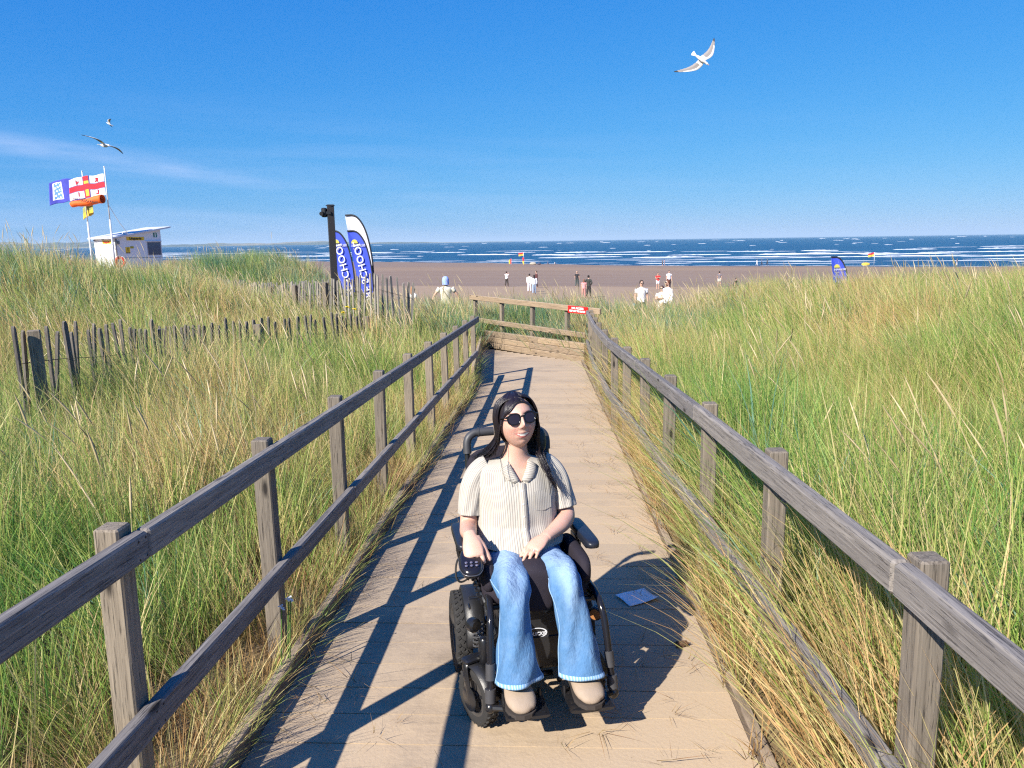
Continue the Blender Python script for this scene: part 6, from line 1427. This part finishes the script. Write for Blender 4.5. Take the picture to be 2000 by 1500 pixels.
f2 = thing('feather_flag', 'small red and yellow feather flag left of the tall beach flag', 'flag', (-12.2, 240, gz(-12.2, 240)))
mb = MB(); mb.tube([(0.3, 0, 0), (0.3, 0, 1.9)], 0.03, 6); mb.obj('pole', M_POLE, f2)
for q, m in ((0, M_FY), (1, M_FR2)): mb = MB(); mb.prism([(-0.4+0.4*q, 0.3), (-0.02+0.4*q, 0.3), (0.0+0.42*q, 1.7+0.25*q), (-0.42+0.42*q, 1.5+0.25*q)], 0.03); mb.obj('stripe', m, f2)
bflag('beach_flag', 'red and yellow flag on a pale pole at the water edge on the right', 84.5, 207.0, 3.6, 0)
rb = thing('rescue_board', 'yellow rescue board lying at the foot of the right beach flag', 'rescue board', (82.4, 207, gz(82.4, 207)+0.5))
mb = MB(); mb.ell((0, 0, 0), (1.1, 0.2, 0.42), 14, 8); mb.ell((0.2, -0.1, 0.12), (0.5, 0.16, 0.2), 10, 6); mb.obj('board', M_FY, rb, True)
k_ = thing('beach_kit', 'small heap of beach bags beside the tall beach flag', 'bags', (-5.2, 243, gz(-5.2, 243)))
mb = MB(); mb.ell((0, 0, 0.35), (1.1, 0.4, 0.45), 12, 8); mb.obj('bag', cloth((0.40, 0.36, 0.30)), k_, True); mb = MB(); mb.ell((1.9, 0, 0.3), (0.6, 0.3, 0.35), 12, 8); mb.obj('bag', cloth((0.05, 0.06, 0.12)), k_, True)
for i, (x, y, hh) in enumerate(((-0.6, 242, 0.9), (1.6, 243, 1.0))): person('seated beachgoer near the water, %s of the pair right of the tall flag' % ('left' if i == 0 else 'right'), x, y, 1.3, 1.0+i, (0.1, 0.12, 0.3) if i == 0 else (0.6, 0.6, 0.65), BLKC, (0.05, 0.04, 0.03), 'down', crouch=True)

# ================================================================ GULLS
M_GB = plain('gull_white', (0.72, 0.70, 0.70), 0.7, var=0.05); M_GG = plain('gull_grey', (0.24, 0.22, 0.22), 0.7, var=0.15); M_GK = plain('gull_black', (0.02, 0.02, 0.025), 0.6)
def gull(label, loc, rot, sc, up1=0.25, up2=0.05, sweep_=(0.0, 0.0)):
    g = thing('gull', label, 'gull', loc); g.rotation_euler = rot; g.scale = (sc,)*3
    mb = MB(); addsweep(mb, [(0, 0.27, 0.01, 0.012, 0.012), (0, 0.20, 0.0, 0.028, 0.032), (0, 0.08, -0.005, 0.055, 0.055), (0, -0.06, 0, 0.060, 0.058), (0, -0.15, 0.01, 0.042, 0.042), (0, -0.20, 0.015, 0.033, 0.034), (0, -0.235, 0.014, 0.034, 0.034), (0, -0.265, 0.010, 0.016, 0.018)], n=14, up=(0, 0, 1), sub=4); mb.obj('body', M_GB, g, True)
    mb = MB(); mb.tube([(0, -0.262, 0.010), (0, -0.30, 0.004), (0, -0.312, -0.004)], [0.011, 0.007, 0.002], 8); mb.obj('beak', plain('beak_yellow', (0.6, 0.3, 0.12), 0.5), g, True)
    mb = MB(); mb.add([(-0.02, 0.22, 0.005), (0.02, 0.22, 0.005), (0.075, 0.36, 0.0), (0.03, 0.375, 0), (-0.03, 0.375, 0), (-0.075, 0.36, 0)], [(0, 1, 2, 3, 4, 5)]); o = mb.obj('tail', M_GB, g); md = o.modifiers.new('t', 'SOLIDIFY'); md.thickness = 0.006
    for s_, u_ in ((-1, up1), (1, up2)):
        # chord lines: x out, leading y, trailing y, z
        W = [(0.03, -0.10, 0.09, 0.02), (0.14, -0.15, 0.075, 0.05+u_*0.10), (0.27, -0.185, 0.055, 0.07+u_*0.20), (0.38, -0.16, 0.055, 0.075+u_*0.27), (0.50, -0.09, 0.075, 0.07+u_*0.34), (0.62, 0.0, 0.11, 0.055+u_*0.42), (0.70, 0.07, 0.135, 0.04+u_*0.46), (0.76, 0.135, 0.15, 0.03+u_*0.5)]
        W = cr(W, 3); vs, fs = [], []
        for x, a, b, z in W:
            for f in (0, .3, .65, 1): vs.append((s_*x, max(0, x-0.1)*sweep_[(s_+1)//2]+a*(1-f)+b*f+(0.006*math.sin(x*90) if f == 1 else 0), z+0.014*math.sin(f*3.1)))
        n_ = len(W); cut = int(n_*0.80); mb = MB()
        for i in range(n_-1):
            for q in range(3): a = i*4+q; mb.f.append((a, a+1, a+5, a+4)); mb.m.append(2 if i >= cut else (0 if (q == 0 and i < 14 or i < 3) else 1))
        mb.v = [Vector(v) for v in vs]; o = mb.obj('wing', [M_GB, M_GG, M_GK], g, True); md = o.modifiers.new('t', 'SOLIDIFY'); md.thickness = 0.007
    return g
gull('large gull gliding high on the right, wings spread and banking', (2.45, 13.2, 4.60), Matrix(((-.6, -.8, 0.05), (0.12, 0.1, 1), (-.8, .6, 0))).to_euler(), 0.50, 0.30, 0.10, (-0.05, 0.55))
gull('gull seen side on with long thin wings, above the flags on the left', (-9.12, 16.0, 3.83), (R(8), R(14), R(62)), 0.60, 0.10, -0.15)
gull('smallest gull, just above the long-winged gull on the left', (-16.84, 30.0, 6.41), (R(-30), R(-25), R(-60)), 0.42, 0.4, 0.2)
sg_ = thing('gull', 'white gull standing on the sand below the sea, left of the end rail', 'gull', (-4.35, 41.5, gz(-4.35, 41.5)+0.16)); mb = MB(); mb.ell((0, 0, 0.04), (0.17, 0.08, 0.09), 12, 8); mb.ell((0.15, 0, 0.15), (0.05, 0.045, 0.05), 10, 6); mb.tube([(0.19, 0, 0.15), (0.24, 0, 0.14)], [0.015, 0.004], 6); mb.tube([(0.02, 0.03, -0.16), (0.02, 0.03, 0)], 0.008, 5); mb.tube([(0.02, -0.03, -0.16), (0.02, -0.03, 0)], 0.008, 5); mb.obj('body', M_GB, sg_, True)

# ================================================================ SMALL THINGS
# the sheet of paper on the planks, its far edge curled
vs, fs = [], []
for i in range(9):
    for j in range(9):
        u, v_ = i/8, j/8; vs.append((u*0.145-0.07, v_*0.19-0.09, 0.003+0.022*max(0, v_-0.75)**1.2*3.0*0.6+0.004*math.sin(u*4+v_*3)+0.012*max(0, u-0.85)/0.15*v_))
for i in range(8):
    for j in range(8): a = i*9+j; fs.append((a, a+9, a+10, a+1))
mb = MB(); mb.add(vs, fs); pa_ = mb.obj('paper_sheet', plain('pale_paper', (0.80, 0.80, 0.84), 0.8, var=0.03), None, True); md = pa_.modifiers.new('t', 'SOLIDIFY'); md.thickness = 0.0012
pa_.location = (0.462, 3.94, -S*3.94+0.006); pa_.rotation_euler = (-R(2.2), 0, R(-62)); tag(pa_, 'creased pale blue sheet of paper lying on the planks in the chair shadow', 'paper')
pc = thing('pine_cone', 'small brown cone lying on the planks near the right kerb', 'cone', (0.62, 3.40, -S*3.4+0.016), 0.3)
mb = MB(); mb.ell((0, 0, 0), (0.035, 0.014, 0.013), 10, 8)
for k in range(24): a = k*2.4; u = k/24; mb.box((-0.03+0.062*u, 0.012*math.cos(a), 0.011*math.sin(a)), (0.010, 0.006, 0.006))
mb.obj('scales', plain('cone_brown', (0.10, 0.055, 0.03), 0.9), pc)
# yellow flowers by the right kerb and by the fence; white umbel at the left rail
M_PET = plain('petal_yellow', (0.85, 0.62, 0.01), 0.7); M_STEM = plain('flower_stem', (0.10, 0.20, 0.04), 0.7)
def flowers(label, spots, col, r, cat='flowers'):
    f = thing('wildflowers', label, cat, spots[0])
    for p in spots:
        q = Vector(p)-Vector(spots[0]); mb = MB(); mb.tube([q-Vector((0.02, 0, 0.28)), q], 0.003, 5); mb.obj('stem', M_STEM, f)
        mb = MB()
        for k in range(7): a = k*0.9; mb.ell(tuple(q+Vector((math.cos(a)*r, math.sin(a)*r*0.8, 0.004*k))), (r*0.75, r*0.45, r*0.3), 6, 4, Matrix.Rotation(a, 3, 'Z'))
        mb.ell(tuple(q+Vector((0, 0, 0.006))), (r*0.5, r*0.5, r*0.45), 8, 6); mb.obj('bloom', col, f)
flowers('yellow wildflowers in the grass at the right kerb near the end wall', [(0.84, 11.6, -0.30), (0.92, 11.9, -0.29), (0.86, 12.3, -0.36), (0.66+.14, 10.8, -0.36), (1.02, 13.6, -0.18), (0.94, 14.0, -0.16)], M_PET, 0.022)
flowers('yellow wildflowers in front of the far paling fence', [(-3.72, 14.0, 0.62), (-3.62, 14.1, 0.57), (-3.80, 14.0, 0.52)], M_PET, 0.028)
flowers('small white flower cluster beside the lower left rail', [(-1.13, 3.05, 0.26), (-1.15, 3.08, 0.24), (-1.16, 3.02, 0.235)], M_WHITE, 0.009)
# ================================================================ AIR
mb = MB(); mb.add([(-28000,-200,-13),(28000,-200,-13),(28000,39000,-13),(-28000,39000,-13),(-28000,-200,100),(28000,-200,100),(28000,39000,100),(-28000,39000,100)],[(3,2,1,0),(4,5,6,7),(0,1,5,4),(1,2,6,5),(2,3,7,6),(3,0,4,7)])
hm = bpy.data.materials.new('haze'); hm.use_nodes = True; hm.node_tree.nodes.clear()
pv = hm.node_tree.nodes.new('ShaderNodeVolumePrincipled'); pv.inputs['Color'].default_value = (0.62, 0.82, 1, 1); pv.inputs['Density'].default_value = 8e-5; pv.inputs['Anisotropy'].default_value = 0.0
oo = hm.node_tree.nodes.new('ShaderNodeOutputMaterial'); hm.node_tree.links.new(pv.outputs[0], oo.inputs['Volume'])
hz = mb.obj('haze', hm); tag(hz, 'thin sea air that fades the far shore to blue', kind='stuff')
